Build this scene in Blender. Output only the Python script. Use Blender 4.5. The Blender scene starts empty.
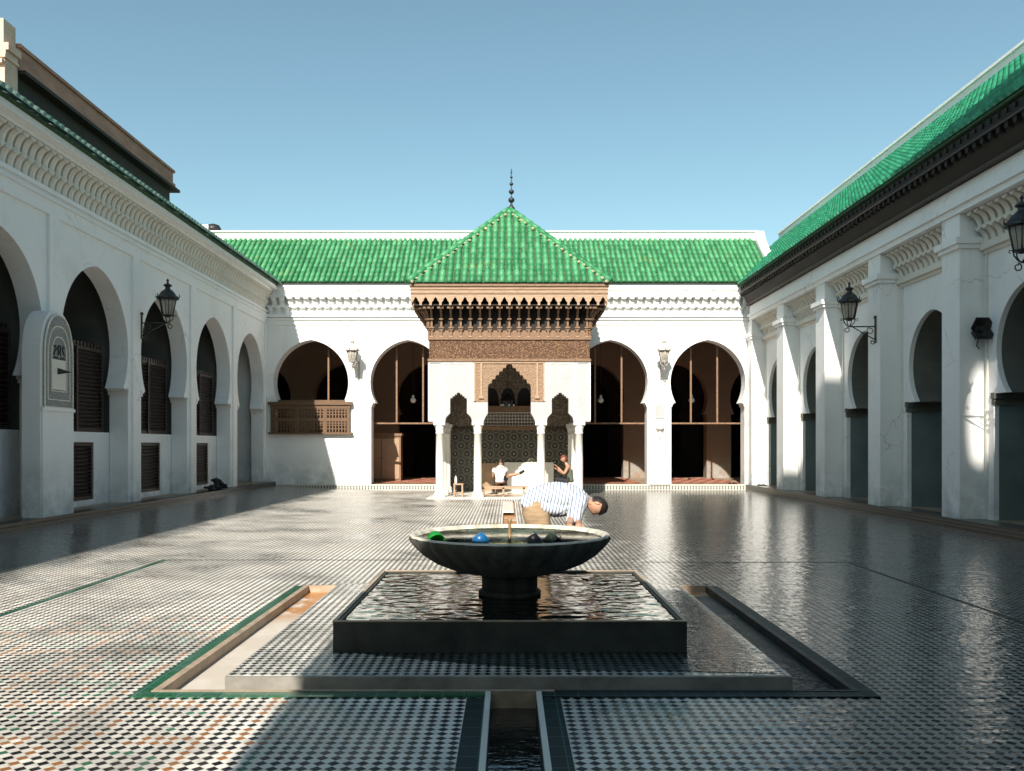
import bpy, math, random
from mathutils import Vector, Matrix
from mathutils.geometry import tessellate_polygon
random.seed(7)
SC = bpy.context.scene
COL = SC.collection
R = math.radians
PI = math.pi
BY = 30.3           # depth of the rear facade plane
LX = -8.62          # left facade plane
RX = 9.03           # right bay plane (piers stand in front at 8.55)

# ------------------------------------------------------------------ helpers
class MB:
    def __init__(s): s.v=[]; s.f=[]; s.sm=[]; s.t=[]
    def add(s, vs, fs, smooth=False, tint=0.5):
        o=len(s.v); s.v+= [tuple(p) for p in vs]
        for f in fs:
            s.f.append(tuple(i+o for i in f)); s.sm.append(smooth); s.t.append(tint)
    def box(s, x0,x1,y0,y1,z0,z1, M=None, tint=0.5):
        vs=[Vector((x,y,z)) for z in (z0,z1) for y in (y0,y1) for x in (x0,x1)]
        if M: vs=[M@p for p in vs]
        s.add(vs,[(0,2,3,1),(4,5,7,6),(0,1,5,4),(2,6,7,3),(0,4,6,2),(1,3,7,5)],False,tint)
    def fbox(s, F, u0,u1,v0,v1,w0,w1):
        vs=[F(u,v,w) for w in (w0,w1) for v in (v0,v1) for u in (u0,u1)]
        s.add(vs,[(0,2,3,1),(4,5,7,6),(0,1,5,4),(2,6,7,3),(0,4,6,2),(1,3,7,5)])
    def prism(s, loops, w0, w1, F, smooth=False):
        flat=[p for l in loops for p in l]
        tris=tessellate_polygon([[Vector((p[0],p[1],0)) for p in l] for l in loops])
        n=len(flat)
        vs=[F(p[0],p[1],w0) for p in flat]+[F(p[0],p[1],w1) for p in flat]
        s.add(vs,[tuple(t) for t in tris]+[tuple(i+n for i in reversed(t)) for t in tris])
        o=0
        vs2=[F(p[0],p[1],w0) for p in flat]+[F(p[0],p[1],w1) for p in flat]
        fs=[]
        for l in loops:
            k=len(l)
            for i in range(k):
                a=o+i; b=o+(i+1)%k
                fs.append((a,b,b+n,a+n))
            o+=k
        s.add(vs2,fs,smooth)
    def tube(s, pts, r, seg=6, smooth=True, caps=True):
        pts=[Vector(p) for p in pts]; n=len(pts)
        rs=r if isinstance(r,(list,tuple)) else [r]*n
        vs=[]; prev=None
        for i,p in enumerate(pts):
            d=(pts[min(i+1,n-1)]-pts[max(i-1,0)]).normalized()
            if prev is None:
                a=d.orthogonal().normalized()
            else:
                a=(prev-d*prev.dot(d))
                a=a.normalized() if a.length>1e-6 else d.orthogonal().normalized()
            prev=a; b=d.cross(a)
            for k in range(seg):
                t=2*PI*k/seg
                vs.append(p+(a*math.cos(t)+b*math.sin(t))*rs[i])
        fs=[(i*seg+k,i*seg+(k+1)%seg,(i+1)*seg+(k+1)%seg,(i+1)*seg+k) for i in range(n-1) for k in range(seg)]
        if caps: fs+= [tuple(reversed(range(seg))), tuple((n-1)*seg+k for k in range(seg))]
        s.add(vs,fs,smooth)
    def lathe(s, prof, c=(0,0,0), seg=24, smooth=True, mod=None, rot=0, closed=False):
        c=Vector(c); vs=[]
        for (r,z) in prof:
            for k in range(seg):
                t=2*PI*k/seg+rot
                rr=r*(mod(t,r,z) if mod else 1)
                vs.append(c+Vector((rr*math.cos(t),rr*math.sin(t),z)))
        n=len(prof)
        fs=[(i*seg+k,i*seg+(k+1)%seg,(i+1)*seg+(k+1)%seg,(i+1)*seg+k) for i in range(n-1) for k in range(seg)]
        if not closed:
            fs+=[tuple(reversed(range(seg))),tuple((n-1)*seg+k for k in range(seg))]
        s.add(vs,fs,smooth)
    def ball(s, c, r, seg=12, rings=8):
        rr=r if isinstance(r,(tuple,list)) else (r,r,r)
        c=Vector(c); vs=[];fs=[]
        for i in range(rings+1):
            a=-PI/2+PI*i/rings
            for k in range(seg):
                t=2*PI*k/seg
                vs.append(c+Vector((rr[0]*math.cos(a)*math.cos(t),rr[1]*math.cos(a)*math.sin(t),rr[2]*math.sin(a))))
        for i in range(rings):
            for k in range(seg):
                fs.append((i*seg+k,i*seg+(k+1)%seg,(i+1)*seg+(k+1)%seg,(i+1)*seg+k))
        s.add(vs,fs,True)
    def build(s, name, m, parent=None, loc=None):
        me=bpy.data.meshes.new(name); me.from_pydata(s.v,[],s.f); me.update()
        me.polygons.foreach_set('use_smooth', s.sm)
        if len(set(s.t))>1:
            at=me.attributes.new('tint','FLOAT','FACE'); at.data.foreach_set('value', s.t)
        me.materials.append(m); me.update()
        o=bpy.data.objects.new(name, me); COL.objects.link(o)
        if parent is not None: o.parent=parent
        if loc is not None: o.location=loc
        return o

def tag(o,label=None,cat=None,group=None,kind=None):
    if label: o['label']=label
    if cat: o['category']=cat
    if group: o['group']=group
    if kind: o['kind']=kind
    return o
def thing(name,label,cat,loc=(0,0,0),rz=0,group=None):
    o=bpy.data.objects.new(name,None); COL.objects.link(o); o.empty_display_size=.2
    o.location=loc; o.rotation_euler=(0,0,rz)
    return tag(o,label,cat,group)
def copy_tree(o,parent=None):
    c=o.copy(); COL.objects.link(c)
    if parent is not None: c.parent=parent
    for ch in [x for x in CH.get(o.name,[])]: copy_tree(ch,c)
    return c
CH={}
def index_children():
    CH.clear()
    for x in COL.objects:
        if x.parent: CH.setdefault(x.parent.name,[]).append(x)

# ------------------------------------------------------------------ materials
class N:
    def __init__(s,name):
        s.m=bpy.data.materials.new(name); s.m.use_nodes=True
        s.t=s.m.node_tree; s.b=s.t.nodes['Principled BSDF']
        s.tc=None
    def new(s,ty,**k):
        n=s.t.nodes.new(ty)
        for a,b in k.items(): setattr(n,a,b)
        return n
    def link(s,a,b): s.t.links.new(a,b)
    def obj(s):
        if not s.tc: s.tc=s.new('ShaderNodeTexCoord')
        return s.tc.outputs['Object']
    def put(s,sock,v):
        if isinstance(v,bpy.types.NodeSocket): s.link(v,sock)
        elif isinstance(v,tuple) and len(v)==3 and sock.type=='RGBA': sock.default_value=(*v,1)
        else: sock.default_value=v
    def math(s,op,a,b=0.0,c=0.0):
        n=s.new('ShaderNodeMath',operation=op)
        s.put(n.inputs[0],a); s.put(n.inputs[1],b); s.put(n.inputs[2],c)
        return n.outputs[0]
    def mix(s,f,a,b,bt='MIX'):
        n=s.new('ShaderNodeMix',data_type='RGBA',blend_type=bt)
        s.put(n.inputs[0],f); s.put(n.inputs[6],a); s.put(n.inputs[7],b)
        return n.outputs[2]
    def noise(s,scale=5,detail=4,rough=.55,vec=None,dist=0):
        n=s.new('ShaderNodeTexNoise'); n.inputs['Scale'].default_value=scale
        n.inputs['Detail'].default_value=detail; n.inputs['Roughness'].default_value=rough
        n.inputs['Distortion'].default_value=dist
        s.link(vec if vec is not None else s.obj(),n.inputs['Vector'])
        return n.outputs['Fac']
    def voro(s,scale,vec=None,feature='F1',out='Distance'):
        n=s.new('ShaderNodeTexVoronoi',feature=feature); n.inputs['Scale'].default_value=scale
        s.link(vec if vec is not None else s.obj(),n.inputs['Vector'])
        return n.outputs[out]
    def mapv(s,scale=(1,1,1),rot=(0,0,0),loc=(0,0,0)):
        n=s.new('ShaderNodeMapping'); n.inputs['Scale'].default_value=scale
        n.inputs['Rotation'].default_value=rot; n.inputs['Location'].default_value=loc
        s.link(s.obj(),n.inputs['Vector']); return n.outputs[0]
    def ramp(s,f,a,b,lo=0.0,hi=1.0):
        n=s.new('ShaderNodeMapRange'); s.put(n.inputs[0],f)
        n.inputs[1].default_value=a; n.inputs[2].default_value=b
        n.inputs[3].default_value=lo; n.inputs[4].default_value=hi; return n.outputs[0]
    def xyz(s,vec=None):
        n=s.new('ShaderNodeSeparateXYZ'); s.link(vec if vec is not None else s.obj(),n.inputs[0])
        return n.outputs
    def bump(s,h,strength=.3,dist=.01,normal=None):
        n=s.new('ShaderNodeBump'); n.inputs['Strength'].default_value=strength
        n.inputs['Distance'].default_value=dist; s.put(n.inputs['Height'],h)
        if normal is not None: s.link(normal,n.inputs['Normal'])
        return n.outputs[0]
    def out(s,col=None,rough=None,normal=None,metal=None,spec=None,trans=None,ior=None,coat=None):
        if col is not None: s.put(s.b.inputs['Base Color'],col)
        if rough is not None: s.put(s.b.inputs['Roughness'],rough)
        if normal is not None: s.link(normal,s.b.inputs['Normal'])
        if metal is not None: s.put(s.b.inputs['Metallic'],metal)
        if spec is not None: s.put(s.b.inputs['Specular IOR Level'],spec)
        if trans is not None: s.put(s.b.inputs['Transmission Weight'],trans)
        if ior is not None: s.put(s.b.inputs['IOR'],ior)
        if coat is not None: s.put(s.b.inputs['Coat Weight'],coat)
        return s.m

def plaster(name,base=(.85,.85,.835),dirt=(.55,.53,.49),damp=(.34,.38,.38)):
    n=N(name)
    big=n.noise(.9,6,.65); fine=n.noise(18,4)
    c=n.mix(n.ramp(big,.54,.76,0,.32),base,dirt)
    z=n.xyz()[2]
    d=n.math('MULTIPLY',n.ramp(z,.15,1.3,1,0),n.ramp(n.noise(2.2,5,.7),.38,.62,0,.7))
    c=n.mix(d,c,damp)
    st=n.noise(1,5,.7,n.mapv((9,9,.5)))
    c=n.mix(n.math('MULTIPLY',n.ramp(st,.56,.76,0,.38),n.ramp(z,3.0,7,0.15,1)),c,dirt)
    wv=n.new('ShaderNodeVectorMath',operation='ADD'); nn=n.new('ShaderNodeTexNoise'); nn.inputs['Scale'].default_value=1.6; nn.inputs['Detail'].default_value=5
    n.link(n.obj(),nn.inputs['Vector']); n.link(n.obj(),wv.inputs[0]); n.link(nn.outputs['Color'],wv.inputs[1])
    ck=n.voro(.7,wv.outputs[0],'DISTANCE_TO_EDGE')
    crack=n.math('MULTIPLY',n.math('LESS_THAN',ck,.006),n.ramp(n.noise(.5,2),.5,.6,0,.5))
    c=n.mix(crack,c,(.40,.38,.35))
    spots=n.math('MULTIPLY',n.math('LESS_THAN',n.voro(1.3),.035),n.ramp(n.noise(1.1,2),.5,.6))
    c=n.mix(spots,c,(.22,.20,.18))
    return n.out(c,.85,n.bump(n.math('ADD',n.math('MULTIPLY',fine,.35),n.math('MULTIPLY',n.noise(2.4,4),1.6)),.5,.016))
def simple(name,col,rough=.6,var=.25,scale=8,bump=.2,metal=0,stretch=(1,1,1),dist=.006):
    n=N(name); v=n.noise(scale,5,.6,n.mapv(stretch))
    dark=tuple(c*(1-var) for c in col); lite=tuple(min(1,c*(1+var)) for c in col)
    c=n.mix(n.ramp(v,.3,.7),dark,lite)
    return n.out(c,n.ramp(v,.3,.7,max(.05,rough-.08),min(1,rough+.08)),n.bump(v,bump,dist),metal)

M={}
M['white']=plaster('white_plaster')
M['cream']=plaster('cream_plaster',(.74,.70,.62),(.5,.44,.36))
M['corbel']=plaster('corbel_plaster',(.72,.68,.60),(.45,.39,.31))
M['hall']=plaster('hall_plaster',(.25,.175,.12),(.16,.10,.065))  # white inner arcade, its brown shade put into the colour
M['halldark']=simple('deep_hall_plaster',(.04,.028,.02),.9,.3,2,.3)  # deeper hall, its lack of light put into a darker colour
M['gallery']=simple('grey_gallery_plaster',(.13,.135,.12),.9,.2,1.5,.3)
M['lining']=simple('shaded_arch_lining',(.13,.13,.11),.9,.2,1.5,.3)  # white plaster reveals; the shade inside the arches is put into the colour
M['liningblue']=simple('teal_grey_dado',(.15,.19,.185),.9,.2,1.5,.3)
M['tan']=simple('tan_render',(.34,.18,.135),.9,.3,1.2,.3,stretch=(1,1,3))
M['pink']=simple('pink_render',(.60,.42,.33),.9,.2,2,.3)
M['wood']=simple('aged_wood',(.20,.115,.065),.65,.45,9,.5,stretch=(1,4,4))
M['woodlite']=simple('pale_wood',(.36,.24,.155),.65,.28,9,.4,stretch=(.5,1,5))
M['darkwood']=simple('dark_wood',(.045,.022,.013),.6,.5,7,.5,stretch=(1,1,6))
M['soffit']=simple('bracket_shade_black',(.014,.009,.006),.75,.6,3,.5)
M['shutter']=simple('shutter_wood',(.022,.010,.007),.5,.4,7,.4)
M['marble']=simple('white_marble',(.70,.66,.59),.35,.12,3,.1)
M['column']=simple('column_marble',(.72,.69,.63),.35,.1,3,.1)
M['iron']=simple('black_iron',(.018,.018,.02),.45,.3,20,.2)
M['paleiron']=simple('pale_painted_iron',(.50,.45,.40),.5,.25,25,.2)
M['bulb']=simple('milky_glass',(.75,.75,.72),.2,.05,5,0)
M['black']=simple('black_cloth',(.012,.012,.014),.8,.4,14,.3)
M['skin']=simple('skin',(.42,.22,.14),.5,.12,12,.05)
M['hair']=simple('black_hair',(.016,.011,.008),.5,.5,60,.8,dist=.004)
M['tee']=simple('white_cotton',(.72,.72,.72),.85,.08,9,.5)
M['khaki']=simple('khaki_cotton',(.34,.235,.14),.85,.18,9,.6,stretch=(1,1,3),dist=.015)
M['darkgreen_cloth']=simple('olive_cloth',(.10,.11,.08),.85,.2,9,.5)
M['red_cap']=simple('red_wool',(.13,.035,.02),.8,.2,14,.4)
M['charcoal']=simple('speaker_paint',(.022,.018,.017),.5,.3,14,.2)
M['ceil']=simple('ceiling_boards',(.10,.055,.03),.7,.4,5,.4,stretch=(6,1,1))
M['brickdark']=simple('distant_plaster',(.36,.31,.26),.9,.2,1,.2)

def glass_mat():
    n=N('lantern_glass'); return n.out((.55,.52,.45),.12,spec=.6,trans=.55,ior=1.2)
M['glass']=glass_mat()

def roof_mat(name,base,alt,lichen=.5):
    n=N(name); a=n.new('ShaderNodeAttribute',attribute_name='tint').outputs['Fac']
    c=n.mix(a,base,alt)
    w=n.noise(26,4,.7)
    c=n.mix(n.ramp(w,.60,.74,0,.75),c,(.36,.33,.20))
    lg=n.math('MULTIPLY',n.ramp(n.noise(1.1,6,.7),.58,.74,0,lichen),n.ramp(n.noise(9,3),.35,.6))
    c=n.mix(lg,c,(.42,.33,.08))
    return n.out(c,n.ramp(w,.3,.75,.38,.7),n.bump(n.noise(22,3),.4,.012),spec=.4)
M['tile']=roof_mat('green_glazed_tile',(.014,.15,.052),(.06,.27,.115))
M['tilesheen']=roof_mat('sky_sheen_roof_tile',(.06,.15,.115),(.17,.26,.22),.3)  # left roof's shade and sky reflection put into a paler tile colour
M['tile2']=roof_mat('bright_green_glazed_tile',(.010,.165,.08),(.04,.33,.18),.15)
M['tilebed']=simple('roof_bedding',(.035,.09,.045),.9,.5,14,.5)
M['mortar']=simple('tile_edge',(.34,.29,.20),.9,.3,14,.5)

def floor_mat(name,p=.073,wetbias=0.0,colour=True):
    n=N(name); x,y,z=n.xyz()
    u=n.math('DIVIDE',n.math('ADD',x,y),p); v=n.math('DIVIDE',n.math('SUBTRACT',x,y),p)
    i=n.math('FLOOR',u); j=n.math('FLOOR',v)
    fu=n.math('SUBTRACT',u,i); fv=n.math('SUBTRACT',v,j)
    par=n.math('FLOORED_MODULO',n.math('ADD',i,j),2.0)
    m=n.math('MAXIMUM',n.math('ABSOLUTE',n.math('SUBTRACT',fu,.5)),n.math('ABSOLUTE',n.math('SUBTRACT',fv,.5)))
    blk=n.math('MULTIPLY',par,n.math('LESS_THAN',m,.445))
    grout=n.math('GREATER_THAN',m,.475)
    a=n.math('FLOORED_MODULO',n.math('ADD',i,j),22.0); b=n.math('FLOORED_MODULO',n.math('SUBTRACT',i,j),18.0)
    k=n.math('MAXIMUM',n.math('ABSOLUTE',n.math('SUBTRACT',a,11.0)),n.math('ABSOLUTE',n.math('SUBTRACT',b,9.0)))
    def eq(val): return n.math('LESS_THAN',n.math('ABSOLUTE',n.math('SUBTRACT',k,val)),.6)
    cv=n.new('ShaderNodeCombineXYZ'); n.put(cv.inputs[0],i); n.put(cv.inputs[1],j)
    wn=n.new('ShaderNodeTexWhiteNoise',noise_dimensions='2D'); n.link(cv.outputs[0],wn.inputs['Vector'])
    rnd=wn.outputs['Value']
    wear=n.noise(.35,4,.6); grime=n.noise(1.7,6,.72)
    on=n.math('MULTIPLY',n.math('GREATER_THAN',n.math('ADD',rnd,n.math('MULTIPLY',wear,.8)),.80),n.math('MULTIPLY',n.math('LESS_THAN',x,-1.25),n.math('LESS_THAN',n.math('ADD',y,n.math('MULTIPLY',wear,3.0)),9.5)) if colour else 0.0)  # coloured tiles left out across the shade, putting it into the pattern
    dark=n.mix(rnd,(.006,.006,.008),(.022,.020,.019))
    dark=n.mix(n.math('MULTIPLY',eq(8.0),on),dark,n.mix(rnd,(.26,.085,.025),(.34,.15,.05)))
    dark=n.mix(n.math('MULTIPLY',eq(4.0),on),dark,n.mix(rnd,(.02,.12,.06),(.05,.17,.10)))
    dark=n.mix(n.math('MULTIPLY',eq(0.0),on),dark,(.28,.10,.03))
    white=n.mix(rnd,(.76,.72,.65),(.86,.82,.75))
    white=n.mix(n.ramp(n.noise(.6,5,.7),.45,.7,0,.28),white,(.42,.33,.25))
    c=n.mix(n.math('MULTIPLY',grout,.7),white,(.46,.40,.33))
    c=n.mix(blk,c,dark)
    c=n.mix(n.ramp(grime,.50,.72,0,.42),c,(.20,.165,.13))
    chip=n.math('GREATER_THAN',n.math('MULTIPLY',rnd,n.ramp(wear,.35,.65)),.86); c=n.mix(n.math('MULTIPLY',chip,.6),c,(.30,.22,.16))
    wet_shade=n.math('ADD',n.math('MAXIMUM',n.ramp(x,.5,3.5,0,.85),n.ramp(x,-5.6,-6.6,0,.8)),n.math('MULTIPLY',n.math('SUBTRACT',n.noise(.55,5,.65),.44+wetbias),1.7))  # wetness noise, plus side strips that paint in the court's shade
    wet_shade=n.ramp(wet_shade,0,.45)
    rough=n.math('ADD',n.ramp(wet_shade,0,1,.42,.13),n.math('MULTIPLY',grout,.15))
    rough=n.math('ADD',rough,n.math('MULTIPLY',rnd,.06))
    # darkening from wetness, with the shade of the side strips put in
    c=n.mix(n.math('MULTIPLY',wet_shade,.9),c,n.mix(1.0,c,(.33,.345,.35),'MULTIPLY'))
    # every tile is laid at a slightly different tilt
    cs=n.new('ShaderNodeSeparateColor'); n.link(wn.outputs['Color'],cs.inputs[0])
    tilt=n.math('ADD',n.math('MULTIPLY',n.math('SUBTRACT',cs.outputs[0],.5),fu),n.math('MULTIPLY',n.math('SUBTRACT',cs.outputs[1],.5),fv))
    h=n.math('ADD',n.math('MULTIPLY',tilt,.5),n.math('MULTIPLY',grout,-.25))
    h=n.math('ADD',h,n.math('MULTIPLY',n.noise(5,3,.6,n.mapv((1,1.6,1))),2.6))
    return n.out(c,rough,n.bump(h,.8,.006),spec=n.math('MULTIPLY',n.ramp(wet_shade,0,1,.30,.62),n.math('SUBTRACT',1.0,n.math('MULTIPLY',blk,.6))))
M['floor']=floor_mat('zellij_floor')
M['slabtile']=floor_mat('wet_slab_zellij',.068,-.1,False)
def band(name,c1,c2,sx,sy,rough=.15):
    n=N(name); br=n.new('ShaderNodeTexBrick'); n.link(n.mapv((1,1,1)),br.inputs['Vector'])
    br.inputs['Color1'].default_value=(*c1,1); br.inputs['Color2'].default_value=(*c2,1)
    br.inputs['Mortar'].default_value=tuple([min(.16,k*5) for k in c2])+(1,); br.inputs['Scale'].default_value=1
    br.inputs['Brick Width'].default_value=sx; br.inputs['Row Height'].default_value=sy
    br.inputs['Mortar Size'].default_value=.004; br.offset=0
    c=n.mix(n.ramp(n.noise(7,4),.5,.75,0,.5),br.outputs['Color'],tuple(k*.45 for k in c1))
    return n.out(c,rough,n.bump(n.noise(12,3),.2,.004),spec=.6 if rough<.3 else .25)
M['greenband']=band('green_border_tile',(.008,.085,.038),(.02,.12,.06),.14,.14)
M['darkband']=band('shaded_green_border_tile',(.004,.012,.010),(.007,.018,.015),.15,.15,.55)
M['kerb']=simple('worn_marble',(.34,.255,.18),.5,.35,6,.3)
def rust_stone():
    n=N('channel_stone'); a=n.noise(2.3,5,.65)
    c=n.mix(n.ramp(a,.45,.62),(.55,.48,.40),(.62,.56,.49))
    y=n.xyz()[1]
    c=n.mix(n.math('MULTIPLY',n.ramp(n.noise(3.1,3),.38,.5),n.ramp(y,7.9,8.5)),c,(.42,.18,.045))
    return n.out(c,.35,n.bump(a,.2,.005))
M['channel']=rust_stone()
def striped(name,c1,c2,period,axis=2,rough=.3):
    n=N(name); z=n.xyz()[axis]
    f=n.math('FLOORED_MODULO',n.math('DIVIDE',z,period),1.0)
    s=n.math('GREATER_THAN',f,.42)
    br=n.noise(30,2); c=n.mix(s,c1,c2)
    c=n.mix(n.ramp(br,.45,.65,0,.5),c,(.05,.05,.045))
    return n.out(c,rough,n.bump(s,.6,.006),spec=.5)
M['step']=striped('step_tile_courses',(.085,.08,.066),(.012,.014,.012),.066)
def checkstrip():
    n=N('plinth_zellij'); x,y,z=n.xyz()
    f=n.math('FLOORED_MODULO',n.math('DIVIDE',x,.105),1.0); g=n.math('FLOORED_MODULO',n.math('DIVIDE',z,.07),1.0)
    d=n.math('MULTIPLY',n.math('GREATER_THAN',f,.52),n.math('MULTIPLY',n.math('GREATER_THAN',g,.2),n.math('LESS_THAN',n.math('ABSOLUTE',n.math('SUBTRACT',z,.09)),.07)))
    return n.out(n.mix(d,(.58,.55,.47),(.04,.06,.065)),.3)
M['plinth']=checkstrip()
def rosette():
    n=N('rosette_zellij'); x,y,z=n.xyz(); P=.40
    def ring(ox,oz):
        a=n.math('SUBTRACT',n.math('FLOORED_MODULO',n.math('DIVIDE',n.math('ADD',x,ox),P),1.0),.5)
        b=n.math('SUBTRACT',n.math('FLOORED_MODULO',n.math('DIVIDE',n.math('ADD',z,oz),P*1.4),1.0),.5)
        r=n.math('SQRT',n.math('ADD',n.math('MULTIPLY',a,a),n.math('MULTIPLY',n.math('MULTIPLY',b,b),1.96)))
        q=n.math('SINE',n.math('MULTIPLY',r,24.0))
        return n.math('MULTIPLY',n.math('GREATER_THAN',q,.2),n.math('LESS_THAN',r,.42)), r
    a,ra=ring(0,.1); b,rb=ring(P/2,.1+P*.7)
    f=n.math('MAXIMUM',a,b)
    st=n.voro(34,feature='DISTANCE_TO_EDGE')
    c=n.mix(n.math('LESS_THAN',st,.09),(.02,.02,.015),(.12,.11,.08))
    c=n.mix(f,c,(.13,.12,.085))
    c=n.mix(n.math('LESS_THAN',n.math('MINIMUM',ra,rb),.16),c,(.012,.014,.012))
    c=n.mix(n.math('LESS_THAN',n.math('MINIMUM',ra,rb),.06),c,(.45,.42,.33))
    return n.out(c,.25,spec=.5)
M['rosette']=rosette()
def carved(name,hi,lo,scale=26,b=.8,stretch=(1,1,1)):
    n=N(name); v=n.voro(scale,n.mapv(stretch)); w=n.voro(scale*2.1,n.mapv(stretch)); 
    h=n.math('ADD',v,n.math('MULTIPLY',w,.6))
    c=n.mix(n.ramp(h,.25,.85),hi,lo)
    c=n.mix(n.ramp(n.noise(2,4),.5,.75,0,.35),c,tuple(k*.6 for k in hi))
    return n.out(c,.75,n.bump(h,b,.02))
M['stucco']=carved('carved_stucco',(.50,.50,.50),(.40,.40,.40),17,.35)
M['stuccobrown']=carved('carved_old_stucco',(.42,.35,.26),(.14,.11,.08),15,.8)
M['woodcarved']=carved('carved_cedar',(.36,.20,.105),(.085,.04,.02),21,1.0)
M['woodcarved2']=carved('carved_pale_cedar',(.40,.28,.195),(.24,.15,.09),20,.6)
M['plaque']=carved('carved_marble',(.50,.50,.47),(.24,.25,.24),30,.6)
def rug_mat(name,c1,c2):
    n=N(name); x,y,z=n.xyz()
    a=n.math('SINE',n.math('MULTIPLY',x,14.0)); b=n.math('SINE',n.math('MULTIPLY',y,5.0))
    return n.out(n.mix(n.ramp(n.math('MULTIPLY',a,b),-.3,.3),c1,c2),.95,n.bump(n.noise(60,2),.4,.01))
M['rug']=rug_mat('red_rug',(.30,.07,.035),(.42,.19,.11))
M['rug2']=rug_mat('orange_rug',(.42,.20,.13),(.26,.06,.035))
def shirt_mat():
    n=N('striped_shirt'); x,y,z=n.xyz()
    s=n.math('FLOORED_MODULO',n.math('DIVIDE',n.math('ADD',n.math('ADD',x,n.math('MULTIPLY',z,-.22)),n.math('MULTIPLY',n.noise(2.5,2),.05)),.036),1.0)
    c=n.mix(n.math('GREATER_THAN',s,.60),(.66,.67,.69),(.20,.25,.34))
    fold=n.noise(4.5,3,.5,n.mapv((1.6,1,.8),(0,.6,0)),1.2)
    return n.out(c,.85,n.bump(fold,.9,.05))
M['shirt']=shirt_mat()
def plastic(name,c):
    n=N(name); return n.out(c,.35,n.bump(n.noise(14,2),.1,.003))
M['cgreen']=plastic('green_plastic',(.006,.20,.02)); M['cblue']=plastic('blue_plastic',(.008,.10,.26)); M['cblack']=plastic('dark_plastic',(.02,.018,.024)); M['colive']=plastic('olive_plastic',(.05,.065,.04))
def basin_mat():
    n=N('old_basin_marble'); a=n.noise(5,6,.7); c=n.mix(n.ramp(a,.35,.7),(.50,.46,.37),(.24,.23,.18))
    z=n.xyz()[2]
    inside=n.mix(n.ramp(n.noise(4,4),.4,.6),(.66,.61,.50),(.48,.44,.30))
    c=n.mix(n.ramp(z,.60,.82),n.mix(.55,c,(.10,.10,.085)),c)
    return n.out(c,.4,n.bump(a,.4,.01)), 
def basin_out():
    n=N('basin_outer_stone'); a=n.noise(7,6,.75,n.mapv((1,1,.25)))  # dark stone, tone varied by noise drawn out along the height
    return n.out(n.mix(n.ramp(a,.35,.7),(.12,.12,.10),(.035,.04,.031)),.75,n.bump(a,.4,.01))
M['basin']=basin_out()
def basin_in():
    n=N('basin_inner_marble'); a=n.noise(4,5,.7)
    return n.out(n.mix(n.ramp(a,.42,.66),(.62,.58,.50),(.36,.34,.25)),.4,n.bump(a,.3,.01))
M['basinin']=basin_in()
M['block']=simple('dark_stone_block',(.034,.036,.030),.6,.6,4,.4)
def water(name,scale,strength,dist,col=(.012,.014,.012),stretch=(1,2.4,1),rough=.02):
    n=N(name); a=n.noise(scale,3,.55,n.mapv(stretch),.8); b=n.noise(scale*2.6,2,.5,n.mapv(stretch),.5)
    h=n.math('ADD',a,n.math('MULTIPLY',b,.35))
    return n.out(col,rough,n.bump(h,strength,dist),spec=.8,ior=2.0)
M['pool']=water('rippled_water',16,.15,.004)
M['chanwater']=water('dark_channel_water',5,.4,.01)
def thin_water(name,tint,scale,dist,stretch=(1,2.2,1),ior=1.45):
    n=N(name); h=n.math('ADD',n.noise(scale,3,.6,n.mapv(stretch),.7),n.math('MULTIPLY',n.noise(scale*2.7,2,.5,n.mapv(stretch)),.3))
    nm=n.bump(h,1.0,dist)
    fr=n.new('ShaderNodeFresnel'); fr.inputs['IOR'].default_value=ior; n.link(nm,fr.inputs['Normal'])
    gl=n.new('ShaderNodeBsdfGlossy'); gl.inputs['Roughness'].default_value=.02; n.link(nm,gl.inputs['Normal'])
    tp=n.new('ShaderNodeBsdfTransparent'); tp.inputs['Color'].default_value=(*tint,1)
    mx=n.new('ShaderNodeMixShader'); n.link(fr.outputs[0],mx.inputs[0]); n.link(tp.outputs[0],mx.inputs[1]); n.link(gl.outputs[0],mx.inputs[2])
    o=[k for k in n.t.nodes if k.type=='OUTPUT_MATERIAL'][0]; n.link(mx.outputs[0],o.inputs['Surface']); n.t.nodes.remove(n.b)
    return n.m
M['bowlwater']=thin_water('clear_bowl_water',(.90,.93,.84),6,.010)
M['film']=thin_water('water_film',(.60,.66,.64),9,.025,(1,2.2,1),1.6)

# ------------------------------------------------------------------ generic architecture
def arch_pts(c,hj,z0,zi,zc,Rr,e,n=18):
    d=zc-zi; rr=Rr+e
    a0=-math.asin(d/rr); a1=math.acos(e/rr)
    left=[]
    for k in range(n+1):
        a=a0+(a1-a0)*k/n
        left.append((c+e-rr*math.cos(a), zc+rr*math.sin(a)))
    left[-1]=(c,left[-1][1])
    right=[(2*c-x,z) for x,z in reversed(left[:-1])]
    return [(c-hj,z0),(c-hj,zi)]+left+right+[(c+hj,zi),(c+hj,z0)]
def wall_with_arches(mb,F,u0,u1,z0,z1,arches,holes,w0,w1):
    outer=[(u0,z0)]
    for a in sorted(arches,key=lambda q:q[0][0]): outer+=a
    outer+=[(u1,z0),(u1,z1),(u0,z1)]
    mb.prism([outer]+holes,w0,w1,F)
def imposts(mb,F,c,hj,hw,zi,w0,w1,h=.13,pr=.035):
    for s in (-1,1):
        a=c+s*hj; 
        us=sorted((a+s*.06, a-s*pr)); mb.fbox(F,us[0],us[1],zi-h,zi-h*.45,w0-.025,w1+.02)
        us=sorted((a+s*.06, a-s*(pr+.03))); mb.fbox(F,us[0],us[1],zi-h*.42,zi+.012,w0-.045,w1+.03)
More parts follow.
